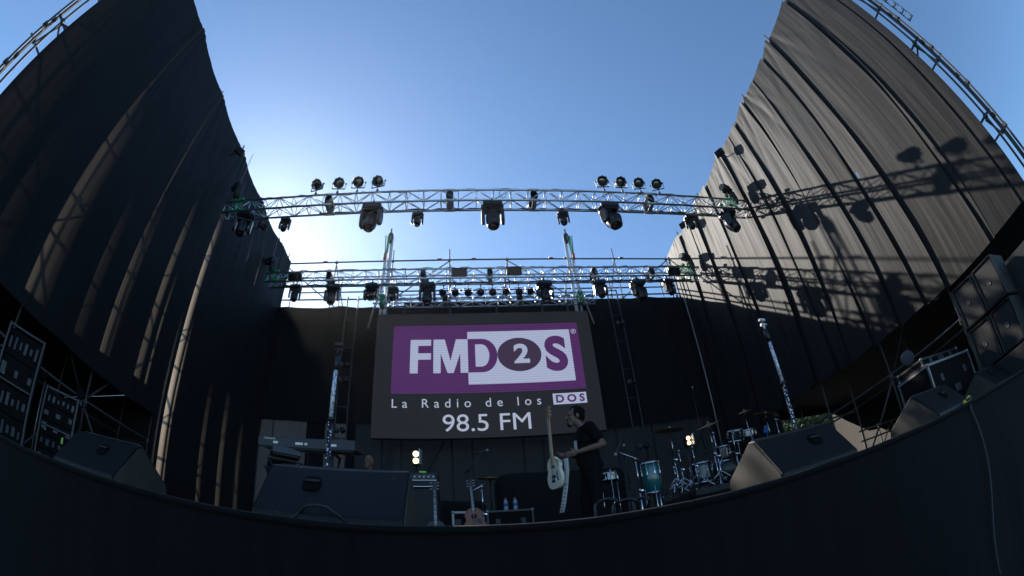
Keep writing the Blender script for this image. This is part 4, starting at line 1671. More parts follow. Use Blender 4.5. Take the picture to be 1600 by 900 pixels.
def guitar(label, kind, p, rot, body_mat, scale=1.0, group=None, neckm='rosewood'):
    """origin at the bottom of the body, +z up the neck, face towards -y"""
    t = thing('guitar', label, 'guitar', p, rot, group)
    s = scale
    hb_ = .25 if kind == 'acoustic' else .20
    th = .10 if kind == 'acoustic' else .044
    m = MB()
    m.prism([(x * s, (z + hb_) * s) for x, z in guitar_outline(kind)], th * s, Matrix(((1, 0, 0, 0), (0, 0, 1, -th * s / 2), (0, 1, 0, 0), (0, 0, 0, 1))))
    bo = m.build('body', M[body_mat], t, bevel=.008)
    top = 2 * hb_ * s
    m = MB()
    nl = (.36 if kind == 'acoustic' else .46) * s
    z0 = top - (.10 if kind != 'acoustic' else .08) * s
    z1 = top + nl
    m.prism([(-.027 * s, z0), (.027 * s, z0), (.0215 * s, z1), (-.0215 * s, z1)], .022 * s, Matrix(((1, 0, 0, 0), (0, 0, 1, -th * s / 2 - .016 * s), (0, 1, 0, 0), (0, 0, 0, 1))))
    nk = m.build('neck', M[neckm], t, bevel=.004)
    m = MB()
    for k in range(14):
        z = z1 - (z1 - z0) * (1 - .5 ** (k / 9)) / (1 - .5 ** (14 / 9)) - .004
        m.box((0, -th * s / 2 - .0165 * s, z), (.045 * s, .004, .004 if kind == 'dotted' else .003))
    for k in (2, 4, 6, 8, 11):
        z = z1 - (z1 - z0) * (1 - .5 ** ((k + .5) / 9)) / (1 - .5 ** (14 / 9))
        m.box((0, -th * s / 2 - .0165 * s, z), (.026 * s, .004, .016 * s))
    m.build('fret', M['silver'], nk)
    m = MB()
    m.prism([(-.022 * s, z1), (.022 * s, z1), (.036 * s, z1 + .05 * s), (.030 * s, z1 + .17 * s), (-.020 * s, z1 + .17 * s), (-.034 * s, z1 + .05 * s)], .016 * s, Matrix(((1, 0, 0, 0), (0, 0, 1, -th * s / 2 - .006 * s), (0, 1, 0, 0), (0, 0, 0, 1))))
    hd = m.build('headstock', M[neckm], t, bevel=.003)
    m = MB()
    for k in range(3):
        for a in (-1, 1):
            m.tube((a * .032 * s, -th * s / 2, z1 + (.04 + .05 * k) * s), (a * .056 * s, -th * s / 2, z1 + (.04 + .05 * k) * s), .007 * s, n=6)
            m.ell((a * .062 * s, -th * s / 2, z1 + (.04 + .05 * k) * s), (.009 * s, .006 * s, .011 * s), None, 8, 5)
    split(m, 'tuner', M['chrome'], hd, 2)
    f = -th * s / 2
    if kind == 'acoustic':
        m = MB()
        m.prism([(.048 * s * math.cos(2 * PI * k / 24), .335 * s + .048 * s * math.sin(2 * PI * k / 24)) for k in range(24)], .003, Matrix(((1, 0, 0, 0), (0, 0, 1, f - .003), (0, 1, 0, 0), (0, 0, 0, 1))))
        m.build('sound_hole', M['hollow_shade'], t)
        m = MB()
        m.prism([(-.07 * s, .15 * s), (.07 * s, .15 * s), (.06 * s, .175 * s), (-.06 * s, .175 * s)], .008, Matrix(((1, 0, 0, 0), (0, 0, 1, f - .008), (0, 1, 0, 0), (0, 0, 0, 1))))
        m.build('bridge', M['rosewood'], t)
        m = MB()
        m.prism([(.05 * s, .30 * s), (.11 * s, .28 * s), (.12 * s, .20 * s), (.07 * s, .19 * s), (.04 * s, .25 * s)], .002, Matrix(((1, 0, 0, 0), (0, 0, 1, f - .0025), (0, 1, 0, 0), (0, 0, 0, 1))))
        m.build('pickguard', M['black_plastic'], t)
    else:
        for nm, z, w_, h_, mt_ in (('pickup', .27, .075, .028, 'black_plastic'), ('pickup', .15, .08, .036, 'black_plastic'), ('bridge', .10, .085, .03, 'chrome')):
            m = MB()
            m.box((0, f - .005, z * s), (w_ * s, .012, h_ * s), None, .003)
            m.build(nm, M[mt_], t)
        m = MB()
        m.box((.095 * s, f - .003, .15 * s), (.03 * s, .008, .12 * s), Matrix.Rotation(R(-8), 3, 'Y'), .002)
        for k in range(2):
            m.tube((.095 * s, f, (.13 + .05 * k) * s), (.095 * s, f - .02, (.13 + .05 * k) * s), .009, n=8)
        m.build('control_plate', M['chrome'], t)
    m = MB()
    for k in range(6):
        x = -.018 + .0072 * k
        m.tube((x * s, f - .014, (.105 if kind != 'acoustic' else .165) * s), (x * s * .8, f - .02, z1 + .02 * s), .0009, n=4)
    m.build('string', M['silver'], t)
    return t


def guitar_stand(label, p, yaw=0, h=.55):
    t = thing('guitar_stand', label, 'stand', p, rz(yaw), 'guitar stands')
    m = MB()
    m.tube((0, .12, .02), (0, .10, h), .012)
    m.build('upright', M['black_metal'], t)
    for a in (-1, 1):
        m = MB()
        m.tube((0, .12, .22), (a * .22, -.05, .014), .011)
        m.build('leg', M['black_metal'], t)
        m = MB()
        m.tube((0, .12, .20), (a * .09, .02, .20), .010)
        m.tube((a * .09, .02, .20), (a * .10, -.09, .215), .010)
        m.build('cradle_arm', M['black_metal'], t)
    m = MB()
    m.tube((0, .12, .10), (0, .34, .014), .011)
    m.build('leg', M['black_metal'], t)


gp = at(681, 826, Y=5.35)
guitar('dark electric guitar standing before the amplifier, only its neck and headstock showing', 'bass', (gp.x, 5.35, SF + .04), rz(4) @ Matrix.Rotation(R(-8), 3, 'X'), 'black_plastic', .78, 'guitars on stands')
guitar_stand('guitar stand under the dark electric guitar', (gp.x, 5.35 - .0, SF), 4, .5)
gp = at(742, 815, Y=5.2)
guitar('reddish acoustic guitar leaning on a stand with its neck upright', 'acoustic', (gp.x + .01, 5.2, SF + .15), rz(-6) @ Matrix.Rotation(R(-9), 3, 'X') @ Matrix.Rotation(R(-4), 3, 'Y'), 'cedar', .66, 'guitars on stands')
guitar_stand('guitar stand under the reddish acoustic guitar', (gp.x + .03, 5.28, SF), -6, .36)


# --- flight cases
def flight_case(label, c, d, yaw=0, group='flight cases', mt='matte_black', trim='steel_dark'):
    t = thing('flight_case', label, 'case', c, rz(yaw), group)
    x, y, z = d
    m = MB()
    m.box((0, 0, z / 2 + .02), (x, y, z - .04), None, .004)
    m.build('panel', M[mt], t)
    m = MB()
    e = .016
    for a in (-1, 1):
        for b in (-1, 1):
            m.box((a * x / 2, b * y / 2, z / 2 + .02), (e * 1.6, e * 1.6, z - .05))
            m.box((a * x / 2, 0, z / 2 + .02 + b * (z / 2 - .02)), (e * 1.6, y - e * 2, e * 1.6))
            m.box((0, a * y / 2, z / 2 + .02 + b * (z / 2 - .02)), (x - e * 2, e * 1.6, e * 1.6))
    m.build('edge_trim', M[trim], t)
    m = MB()
    for a in (-1, 1):
        for b in (-1, 1):
            for f in (.04, z):
                m.ell((a * x / 2, b * y / 2, f), (.024, .024, .024), None, 10, 6)
    split(m, 'ball_corner', M['galv'], t)
    m = MB()
    for a in (-.28, .28):
        m.box((a * x, -y / 2 - .006, z * .72), (.07, .012, .09), None, .004)
    split(m, 'latch', M['rack_grey'], t)
    m = MB()
    m.box((0, -y / 2 - .006, z * .45), (.14, .010, .10), None, .004)
    m.build('handle', M['steel_dark'], t)
    return t


p = at(797, 798, Y=6.5)
flight_case('black flight case used as a table for two water bottles', (p.x, 6.75, SF), (.62, .5, p.z - SF), 0)
for lab, px in (('left water bottle on the black case', 791), ('right water bottle on the black case', 806)):
    q = at(px, 797, Y=6.6)
    t = thing('water_bottle', lab, 'bottle', (q.x, 6.6, p.z + .004), group='water bottles on the case')
    m = MB()
    m.lathe([(.001, 0), (.030, 0), (.033, .01), (.031, .06), (.033, .07), (.031, .12), (.030, .14), (.014, .175), (.013, .185), (.001, .185)], 16)
    m.build('bottle', M['water'], t)
    m = MB()
    m.lathe([(.001, .183), (.016, .183), (.016, .205), (.001, .205)], 14)
    m.build('cap', M['red'], t)
    m = MB()
    m.lathe([(.0337, .075), (.0337, .12), (.0325, .12), (.0325, .075)], 16)
    m.build('wrapper', M['blue'], t)
p = at(725, 815, Y=5.75)
flight_case('small case with white edges behind the acoustic guitar', (p.x, 5.75, SF), (.26, .25, at(725, 801, Y=5.65).z - SF), 3, trim='galv')
p = at(1468, 583, Y=2.95)
flight_case('silver edged flight case behind the wedge near the rope', (p.x + .1, 3.05, SF), (1.05, .55, p.z - SF + .10), -6, trim='galv')
flight_case('low black flight case lid resting on the silver edged case', (p.x + .15, 3.15, p.z + .105), (.95, .45, .12), -4)
t = thing('stand_fan', 'pale round fan on a thin pole in the right wing', 'fan', (at(1418, 560, Y=3.7).x, 3.7, SF))
z = at(1418, 560, Y=3.7).z - SF
mm = Matrix.Translation((0, 0, z)) @ Matrix.Rotation(R(-50), 4, 'Z') @ Matrix.Rotation(PI / 2, 4, 'X')
m = MB()
m.lathe([(.001, .012), (.10, .012), (.115, 0), (.10, -.012), (.001, -.012)], 22, mm)
m.build('cage', M['rack_grey'], t)
m = MB()
m.tube((0, .03, .02), (0, .03, z), .014)
m.build('pole', M['black_metal'], t)
tripod(None, t, .25, .2, 30)

for lab, x0, x1, y0, y1, hz_, sd in (('bulky equipment under a black cloth behind the man with the guitar', .45, 3.0, 8.6, 9.5, 1.45, 5),
                                  ('low equipment under a black cloth behind the acoustic guitar', -.75, .25, 8.2, 8.9, .95, 6)):
    m = MB()
    n1, n2 = 40, 16
    vs, fs = [], []
    per = []
    for k in range(n1):
        a = 2 * PI * k / n1
        ca, sa = math.cos(a), math.sin(a)
        per.append(((x0 + x1) / 2 + (x1 - x0) / 2 * math.copysign(abs(ca) ** .35, ca), (y0 + y1) / 2 + (y1 - y0) / 2 * math.copysign(abs(sa) ** .35, sa)))
    for j in range(n2 + 1):
        t_ = j / n2
        for k, (x, y) in enumerate(per):
            z = SF + .01 + hz_ * t_
            w = 1 + .05 * (1 - t_) * noise.noise((x * 3, y * 3, sd)) - (.06 if j == n2 else 0)
            vs.append(((x0 + x1) / 2 + (x - (x0 + x1) / 2) * w, (y0 + y1) / 2 + (y - (y0 + y1) / 2) * w, z + (.10 * noise.noise((x * 1.2, y, sd)) if t_ > .6 else 0)))
    for j in range(n2):
        for k in range(n1):
            fs.append((j * n1 + k, j * n1 + (k + 1) % n1, (j + 1) * n1 + (k + 1) % n1, (j + 1) * n1 + k))
    fs.append(tuple(n2 * n1 + k for k in range(n1)))
    m.add(vs, fs, True)
    tag(m.build('covered_equipment', M['cloth_b'], fix=False), lab, 'equipment', 'equipment under black cloths')

# --- microphone stands, cymbals
p = at(757, 830, Y=5.6)
stand('microphone_stand', 'short chrome boom stand right of the acoustic guitar', 'microphone stand', (p.x, 5.6, SF), at(755, 759, Y=5.6).z - SF, (-.13, -.02, -.07), None, group='chrome stands', a0=40)
p = at(734, 760, Y=6.9)
stand('microphone_stand', 'dark boom microphone stand below the screen, microphone raised to the right', 'microphone stand', (p.x, 6.9, SF), at(734, 733, Y=6.9).z - SF, (.25, 0, .28), (1, 0, .25), 'black_metal', group='dark microphone stands')
p = at(766, 746, Y=6.9)
stand('cymbal_stand', 'dark cymbal on a stand under the middle of the screen', 'cymbal', (p.x, 7.0, SF), p.z - SF - .03, cymbal=(.19, 4, 3), group='cymbals on stands', mt='black_metal')
p = at(1004, 795, Y=5.2)
stand('microphone_stand', 'chrome boom stand left of the teal drum', 'microphone stand', (p.x, 5.2, SF), at(992, 716, Y=5.2).z - SF, (-.20, .05, .12), (-.5, 0, -.8), group='chrome stands', a0=0)
p = at(975, 700, Y=6.6)
stand('microphone_stand', 'dark microphone stand with a pale cover left of the chrome boom stand', 'microphone stand', (p.x, 6.6, SF), p.z - SF, None, (.1, -.1, 1), 'black_metal', group='dark microphone stands')
p = at(735, 765, Y=8.2)

# --- percussion: conga, small drum
def drum(name, label, c, rot, r0, r1, h, shell, group=None, legs=0, lh=.3, lugs=8, cat='drum', skin='drum_skin', mid=None):
    t = thing(name, label, cat, c, rot, group)
    m = MB()
    rm = mid or (r0 + r1) / 2
    m.lathe([(.001, 0), (r0, 0), ((r0 + rm) / 2 + .2 * (rm - r0), h * .28), (rm, h * .55), ((rm + r1) / 2, h * .8), (r1, h - .004), (.001, h - .004)], 28)
    m.build('shell', M[shell], t)
    for z, rr in ((h - .02, r1), (.012, r0)):
        m = MB()
        m.lathe([(rr + .002, -.012), (rr + .012, -.012), (rr + .012, .016), (rr + .002, .016), (rr + .002, -.012)], 28, Matrix.Translation((0, 0, z)))
        m.build('hoop', M['chrome'], t)
    m = MB()
    m.lathe([(.001, h), (r1 - .004, h), (r1 - .004, h + .003), (.001, h + .004)], 28)
    m.build('head', M[skin], t)
    m = MB()
    for k in range(lugs):
        a = 2 * PI * k / lugs
        rr = r1 + .012
        m.tube((rr * math.cos(a), rr * math.sin(a), h - .02), (rr * math.cos(a), rr * math.sin(a), h - .02 - min(.16, h * .6)), .005, n=6)
        m.box((rr * math.cos(a) * .98, rr * math.sin(a) * .98, h - .02 - min(.13, h * .5)), (.02, .02, .05), rz(math.degrees(a)), .004)
    split(m, 'lug', M['chrome'], t, 2)
    for k in range(legs):
        a = 2 * PI * k / legs + .4
        m = MB()
        m.tube(((r0 + .015) * math.cos(a), (r0 + .015) * math.sin(a), .15), ((r0 + .03) * math.cos(a), (r0 + .03) * math.sin(a), -lh + .006), .008)
        m.build('leg', M['chrome'], t)
    return t


p0, p1 = at(1022, 772, Y=5.5), at(1021, 722, Y=5.5)
drum('conga', 'teal conga drum on a stand right of the man', (p0.x - .0, 5.5, max(p0.z, SF + .3)), Matrix.Identity(3), .085, .115, p1.z - max(p0.z, SF + .3), 'teal', legs=3, lh=max(p0.z, SF + .3) - SF, mid=.125)
p = at(953, 750, Y=5.9)
t = drum('small_drum', 'small dark drum with a white and yellow sticker right of the man', (p.x, 5.9, p.z - .02), Matrix.Identity(3), .10, .10, .12, 'drum_dark', legs=3, lh=p.z - .02 - SF)
m = MB()
m.box((-.01, -.112, .06), (.10, .006, .09))
m.build('sticker', M['white'], t)
m = MB()
m.box((.025, -.117, .065), (.045, .004, .035))
m.build('sticker', M['yellow'], t)

# --- drum kit on its riser
RZ = SF + .50
t = thing('drum_riser', 'low black riser under the drum kit', 'riser', (4.55, 7.4, SF))
m = MB()
m.box((0, 0, .44), (2.7, 2.3, .10), None, .008)
m.build('platform', M['rubber_mat'], t)
m = MB()
m.box((0, -1.12, .2), (2.6, .02, .40))
m.build('skirt', M['cloth_b'], t)
for a in (-1, 1):
    for b in (-1, 1):
        m = MB()
        m.tube((a * 1.25, b * 1.0, 0), (a * 1.25, b * 1.0, .40), .03)
        m.build('leg', M['galv'], t)


def kit_pos(px, py, Y):
    q = at(px, py, Y=Y)
    return q


p = at(1097, 742, Y=6.9)
drum('floor_tom', 'dark floor tom with chrome hoops at the left of the drum kit', (p.x, 6.9, RZ + .12), Matrix.Identity(3), .19, .19, .36, 'drum_dark', 'drums of the kit', 3, .12)
p = at(1131, 722, Y=7.0)
drum('rack_tom', 'tall dark tom with white badge in the middle of the drum kit', (p.x, 7.0, p.z), Matrix.Rotation(R(6), 3, 'X'), .13, .13, .29, 'drum_dark', 'drums of the kit')
p = at(1150, 690, Y=7.1)
drum('rack_tom', 'dark tom tilted forward at the right of the drum kit', (p.x, 7.1, p.z), Matrix.Rotation(R(14), 3, 'X'), .15, .15, .22, 'drum_dark', 'drums of the kit')
p = at(1168, 683, Y=7.3)
drum('snare_drum', 'shallow chrome snare drum at the right of the drum kit', (p.x, 7.3, p.z), Matrix.Rotation(R(8), 3, 'X'), .17, .17, .14, 'chrome', 'drums of the kit', 3, p.z - RZ)
p = at(1122, 745, Y=7.5)
drum('bass_drum', 'dark bass drum on its side behind the toms', (p.x, 7.25, RZ + .30), Matrix.Rotation(PI / 2, 3, 'X') @ Matrix.Translation((0, 0, -.2)).to_3x3(), .27, .27, .36, 'drum_dark', 'drums of the kit', 0, .3, 8, 'drum', 'black_plastic')
for lab, px, py, Y, rad, tx, ty, a0, pxb in (('bronze crash cymbal catching warm light over the drum kit', 1107, 664, 6.9, .24, 10, -12, 10, 1122),
                                        ('wide dark cymbal at the left of the drum kit', 1046, 672, 6.7, .25, 5, 5, 30, 1066),
                                        ('dark brown cymbal above the right of the drum kit', 1196, 648, 7.2, .26, 12, 14, 50, 1205),
                                        ('small upper cymbal at the back of the drum kit', 1163, 643, 7.9, .17, 12, -10, 70, 1170)):
    p = at(px, py, Y=Y)
    stand('cymbal_stand', lab, 'cymbal', (p.x, Y, RZ), p.z - RZ - .03, cymbal=(rad, tx, ty), a0=a0, group='cymbals on stands')
for lab, px0, py0, px1, py1, Y in (('chrome stand leaning left of the floor tom', 1070, 757, 1060, 703, 6.5), ('chrome stand in front of the floor tom', 1093, 758, 1081, 697, 6.45),
                                   ('bright chrome stand in the middle front of the drum kit', 1128, 750, 1114, 675, 6.5), ('chrome stand with splayed legs at the right front of the drum kit', 1157, 720, 1143, 674, 6.5),
                                   ('short chrome stand at the left edge of the drum kit', 1061, 765, 1053, 729, 6.4)):
    a, b = at(px0, py0, Y=Y), at(px1, py1, Y=Y)
    stand('hardware_stand', lab, 'stand', (b.x, Y, RZ - .01), max(.4, b.z - RZ), group='chrome stands of the drum kit', a0=random.uniform(0, 120), r=.3, boom=(.12, .1, .05))
p = at(1212, 655, Y=7.4)
stand('microphone_stand', 'short stand with blue clip at the right end of the drum kit', 'microphone stand', (p.x, 7.4, RZ), p.z - RZ, (.15, 0, -.06), (1, 0, -.5), group='chrome stands')
m = MB()
p = at(1197, 671, Y=7.3)
m.box((p.x, 7.3, p.z), (.10, .05, .16), Matrix.Rotation(R(20), 3, 'Y'), .01)
m.tube((p.x, 7.3, p.z), (p.x, 7.3, RZ), .012)
tag(m.build('blue_cowbell', M['blue']), 'small blue box shaped bell on a rod at the right of the drum kit', 'percussion')
p = at(1085, 640, Y=8.5)
stand('microphone_stand', 'tall thin overhead microphone stand behind the drum kit', 'microphone stand', (p.x + .05, 8.5, SF), at(1083, 625, Y=8.5).z - SF, (.02, 0, .25), (.1, 0, 1), 'black_metal', group='dark microphone stands')


# --- amplifier racks in the left wing
def rack(label, c, yaw, w, h, d, rows, seed):
    t = thing('equipment_rack', label, 'rack', c, rz(yaw), 'equipment racks in the left wing')
    rn = random.Random(seed)
    m = MB()
    m.box((0, d / 2 - .01, h / 2), (w - .06, .02, h - .06))
    for a in (-1, 1):
        m.box((a * (w / 2 - .008), 0, h / 2), (.012, d - .06, h - .06))
    m.build('case', M['matte_black'], t)
    for a in (-1, 1):
        for b in (-1, 1):
            m = MB()
            m.box((a * (w / 2 - .012), b * (d / 2 - .012), h / 2), (.035, .035, h), None, .004)
            m.build('post', M['steel_dark'], t)
    m = MB()
    for b in (-1, 1):
        m.box((0, b * (d / 2 - .012), h - .02), (w - .06, .03, .03), None, .004)
        m.box((0, b * (d / 2 - .012), .02), (w - .06, .03, .03), None, .004)
        m.box((0, b * (d / 2 - .012), h * .52), (w - .06, .03, .025), None, .004)
    m.build('rail', M['steel_dark'], t)
    z = .05
    for k in range(rows):
        hh = (h - .1) / rows
        m = MB()
        m.box((0, -.02, z + hh / 2), (w - .075, d - .12, hh - .012), None, .003)
        u = m.build('amplifier', M['matte_black'], t)
        m = MB()
        n = rn.randint(3, 6)
        for q in range(n):
            m.box((-w * .36 + w * .72 * q / (n - 1), -d / 2 + .034, z + hh / 2 + rn.uniform(-.01, .01)), (w * .72 / n * rn.uniform(.4, .75), .012, hh * rn.uniform(.25, .5)), None, .003)
        split(m, 'socket_panel', M[rn.choice(('bluegrey', 'steel_dark', 'bluegrey', 'steel_dark', 'rack_grey'))], u)
        if rn.random() < .6:
            m = MB()
            for q in range(rn.randint(1, 3)):
                m.tube((-w * .3 + .05 * q, -d / 2 + .036, z + hh * .3), (-w * .3 + .05 * q, -d / 2 + .02, z + hh * .3), .006, n=8)
            split(m, 'indicator', M['led_green'], u)
        z += hh
    return t


p = at(84, 660, Y=4.0)
rack('equipment rack with pale grilles next to the bluish wedge', (p.x + .03, 4.1, SF), 42, .55, at(90, 614, Y=4.0).z - SF, .55, 5, 4)
p = at(18, 580, Y=3.2)
rack('tall open equipment rack at the far left edge with a few green lights', (p.x - .05, 3.35, SF), 55, .62, at(20, 517, Y=3.2).z - SF, .6, 4, 9)
m = MB()
p = at(97, 689, Y=3.72)
m.box(p, (.03, .02, .08), rz(40), .006)
tag(m.build('tape_flag', M['lime']), 'lime tape hanging on the rack beside the bluish wedge', 'tape')
for lab, px, py in (('small bluish lamp head on a pole behind the left racks, further left', 70, 586), ('small bluish lamp head on a pole behind the left racks, further right', 126, 616)):
    p = at(px, py, Y=4.9)
    t = thing('pole_lamp', lab, 'stage light', (p.x, 4.9, SF), group='side lamps in the left wing')
    m = MB()
    m.tube((0, .05, .02), (0, .05, p.z - SF), .015)
    m.build('pole', M['galv'], t)
    tripod(None, t, .25, .25)
    m = MB()
    mm = Matrix.Translation((0, 0, p.z - SF)) @ Matrix.Rotation(R(40), 4, 'Z') @ Matrix.Rotation(PI / 2, 4, 'X')
    m.lathe([(.001, -.14), (.06, -.13), (.08, -.04), (.085, .05), (.085, .07), (.075, .07), (.07, .05), (.001, .05)], 8, mm, sm=False)
    m.build('head', M['matte_black'], t)

# --- loudspeaker stack on the right
m = MB()
m.box((6.33, 2.28, (SF + CZ + .43) / 2), (.72, 1.0, CZ + .43 - SF), None, .015)
tag(m.build('bass_bin', M['black_vinyl']), 'black bass bin under the four loudspeakers at the right', 'speaker')


def pa_box(label, y, z):
    t = thing('loudspeaker', label, 'speaker', (6.02, y, CZ + z), group='loudspeakers stacked at the right')
    w, h, d = .435, .585, .55
    m = MB()
    m.box((d / 2 + .03, 0, h / 2), (d, w - .012, h - .012), None, .012)
    b = m.build('cabinet', M['black_vinyl'], t)
    m = MB()
    for a in (-1, 1):
        m.box((.02, a * (w / 2 - .022), h / 2), (.04, .03, h - .03), None, .005)
        m.box((.02, 0, h / 2 + a * (h / 2 - .022)), (.04, w - .08, .03), None, .005)
    split(m, 'rim', M['black_plastic'], t)
    m = MB()
    m.box((.026, 0, h / 2), (.008, w - .07, h - .07))
    m.build('grille', M['grille'], t)
    m = MB()
    m.lathe([(.001, 0), (.035, 0), (.035, .006), (.022, .006), (.022, .003), (.001, .003)], 16, Matrix.Translation((.02, 0, h / 2)) @ Matrix.Rotation(-PI / 2, 4, 'Y'))
    m.build('badge', M['badge'], t)
    m = MB()
    m.box((.31, -w / 2 + .002, h * .55), (.16, .012, .09), None, .005)
    m.build('handle', M['steel_dark'], t)


pa_box('upper left loudspeaker of the four stacked at the right, facing the stage', 2.50, 1.05)
pa_box('upper right loudspeaker of the four stacked at the right, nearest the picture edge', 2.06, 1.05)
pa_box('lower left loudspeaker of the four stacked at the right', 2.50, .45)
pa_box('lower right loudspeaker of the four stacked at the right', 2.06, .45)
p = at(1580, 405, X=6.9)
t = thing('loudspeaker', 'tall dark loudspeaker cut by the right picture edge, against the drape', 'speaker', (7.0, p.y - .12, SF))
m = MB()
m.box((0, 0, (p.z - SF) / 2 + .003), (.6, .75, p.z - SF), None, .015)
m.build('cabinet', M['black_vinyl'], t)
m = MB()
m.box((-.305, 0, (p.z - SF) / 2), (.012, .68, p.z - SF - .1))
m.build('grille', M['grille'], t)

# lattice frame sticking out above the right mast
p = at(1418, 30, X=XR + .2)
t = thing('lattice_frame', 'square barred steel frame jutting past the top of the right drape edge', 'frame', (XR + .25, p.y, p.z))
m = MB()
for dy in (0, -.14):
    m.box((0, dy, .9), (.03, .02, 1.9), None, .003)
m.build('rail', M['steel_dark'], t)
m = MB()
for k in range(8):
    m.box((0, -.07, -.03 + .26 * k), (.025, .12, .02), None, .003)
    for a, b in ((-.02, .04), (-.12, .04), (-.02, .2), (-.12, .2)):
        m.box((0, a, -.03 + .26 * k + b), (.02, .045, .014), Matrix.Rotation(R(45 if (a + .07) * (b - .12) > 0 else -45), 3, 'X'))
m.build('bar', M['steel_dark'], t)

# guard rail of tubes beyond the wing, in front of the beige tarpaulin
t = thing('guard_rail', 'low tube guard rail with a white top tube before the beige tarpaulin', 'rail', (11.2, 9.2, SF))
for dx in (-.7, .15, .95):
    m = MB()
    m.tube((dx, 0, -SF + .02), (dx, 0, 1.15), .026)
    m.build('post', M['old_steel'], t)
for z, mk in ((.42, 'white'), (.80, 'old_steel'), (1.1, 'old_steel')):
    m = MB()
    m.tube((-.9, -.05, z), (1.15, -.05, z), .028)
    m.build('rail', M[mk], t)
m = MB()
m.tube((-.7, .05, -.3), (.95, .05, 1.1), .024)
m.build('brace', M['old_steel'], t)

# cables and rope
pts = []
for i in range(20):
    f = i / 19
    q = at(1520 + 50 * f + 8 * math.sin(f * 5), 636 + 262 * f ** 1.1, Y=EDGE - .06)
    pts.append((q.x, EDGE - .035 - .03 * f, q.z))
q0 = at(1516, 632, Y=EDGE + .05)
pts = [(q0.x - .05, EDGE + .12, SF + .03), (q0.x, EDGE + .02, SF + .05)] + pts
m = MB()
m.path(pts, .009, 6)
tag(m.build('rope', mat('dusty_rope', (.07, .07, .075), .9)), 'thin pale rope hanging down the stage skirt at the right', 'rope')
m = MB()
q = at(1517, 630, Y=EDGE + .08)
m.ell((q.x + .02, EDGE + .1, SF + .05), (.03, .03, .03))
m.ell((q.x - .08, EDGE + .1, SF + .035), (.06, .03, .025), rz(20))
tag(m.build('tape_knot', M['yellow']), 'pale yellow knot of tape on the stage edge above the rope', 'knot')
q = at(498, 815, Y=1.965)
cable('loop of black cable lying in front of the large wedge', [(q.x - .13 + .26 * i / 14, 1.955 + .02 * math.sin(i), SF + .02 + .075 * math.sin(PI * i / 14) ** .8) for i in range(15)], .008, 'cables on the stage floor')
for lab, px, py, Y, rr in (('big loop of cable standing up in front of the man', 945, 800, 3.2, .13), ('low coil of cable right of the man', 975, 800, 3.3, .15), ('small coil of cable near the chrome boom stand', 1000, 795, 3.6, .10)):
    q = at(px, py, Y=Y)
    cable(lab, [(q.x + rr * math.cos(PI * i / 16) + .03 * (i / 16), Y + .08 * math.sin(i * .8), SF + .01 + (q.z - SF + .08) * math.sin(PI * i / 16)) for i in range(17)], .014, 'cables on the stage floor')
m = MB()
q = at(977, 806, Y=3.1)
m.box((q.x, 3.1, SF + .05), (.16, .09, .09), rz(8), .015)
tag(m.build('stage_box', M['black_plastic']), 'small black connection box on the floor right of the man', 'box')
m = MB()
q = at(690, 826, Y=4.6)
m.box((q.x + .03, 4.6, at(690, 824, Y=4.6).z), (.16, .04, .012), rz(5), .004)
m.tube((q.x + .03, 4.6, at(690, 824, Y=4.6).z), (q.x + .03, 4.6, SF), .008)
tag(m.build('pink_marker', M['pink']), 'flat pink marker beside the dark electric guitar', 'marker')


# --- trees beyond the right wing
def tree(label, x, y, h, seed):
    rn = random.Random(seed)
    t = thing('tree', label, 'tree', (x, y, 0), group='trees beyond the right wing')
    m = MB()
    pts = [(0, 0, 0), (.1, .05, h * .25), (-.1, .1, h * .5), (.05, 0, h * .8)]
    m.path(pts, [.22, .18, .12, .04], 8)
    tips = []
    for k in range(9):
        a = rn.uniform(0, 6.3)
        z = h * rn.uniform(.3, .65)
        e = Vector((math.cos(a) * h * .25, math.sin(a) * h * .25, z + h * rn.uniform(.1, .3)))
        m.path([(0, 0, z), e * .5 + Vector((0, 0, z * .5)), e], [.07, .05, .015], 6)
        tips.append(e)
    m.build('trunk', M['bark'], t)
    m = MB()
    for k in range(5200):
        c = rn.choice(tips + [Vector((0, 0, h * .85)), Vector((0, 0, h * .6))])
        q = c + Vector((rn.gauss(0, h * .09), rn.gauss(0, h * .09), rn.gauss(0, h * .08)))
        fr = frame((rn.gauss(0, 1), rn.gauss(0, 1), rn.gauss(0, 1) + .4))
        s = rn.uniform(.13, .25)
        m.add([q + fr @ Vector(v) * s for v in ((-1, 0, 0), (0, -.5, .1), (1, 0, 0), (0, .5, .1))], [(0, 1, 2, 3)])
    m.build('crown', M['leaf'], t, fix=False)


for i, (x, y, h, lab) in enumerate(((20.5, 24.0, 8.5, 'leafy tree seen under the right wing, nearest the drum kit'), (24.0, 25.0, 9.0, 'leafy tree in the middle of the gap under the right wing'), (28.5, 26.5, 8.0, 'leafy tree in the gap under the right wing, nearest the beige tarpaulin'))):
    tree(lab, x, y, h, 30 + i)


# ---- thin sunlit air over the stage
m = MB()
m.box((1, 14, 20), (64, 64, 42.5))
hz = m.build('haze', M['haze'])
tag(hz, 'thin sunlit haze in the air over the stage', 'haze', None, 'stuff')

# ================================================================ PEOPLE
def remesh(o, vox, sm=3, fac=.5):
    md = o.modifiers.new('remesh', 'REMESH')
    md.mode = 'VOXEL'
    md.voxel_size = vox
    md.use_smooth_shade = True
    if sm:
        s = o.modifiers.new('smooth', 'SMOOTH')
        s.factor = fac
        s.iterations = sm
    return o


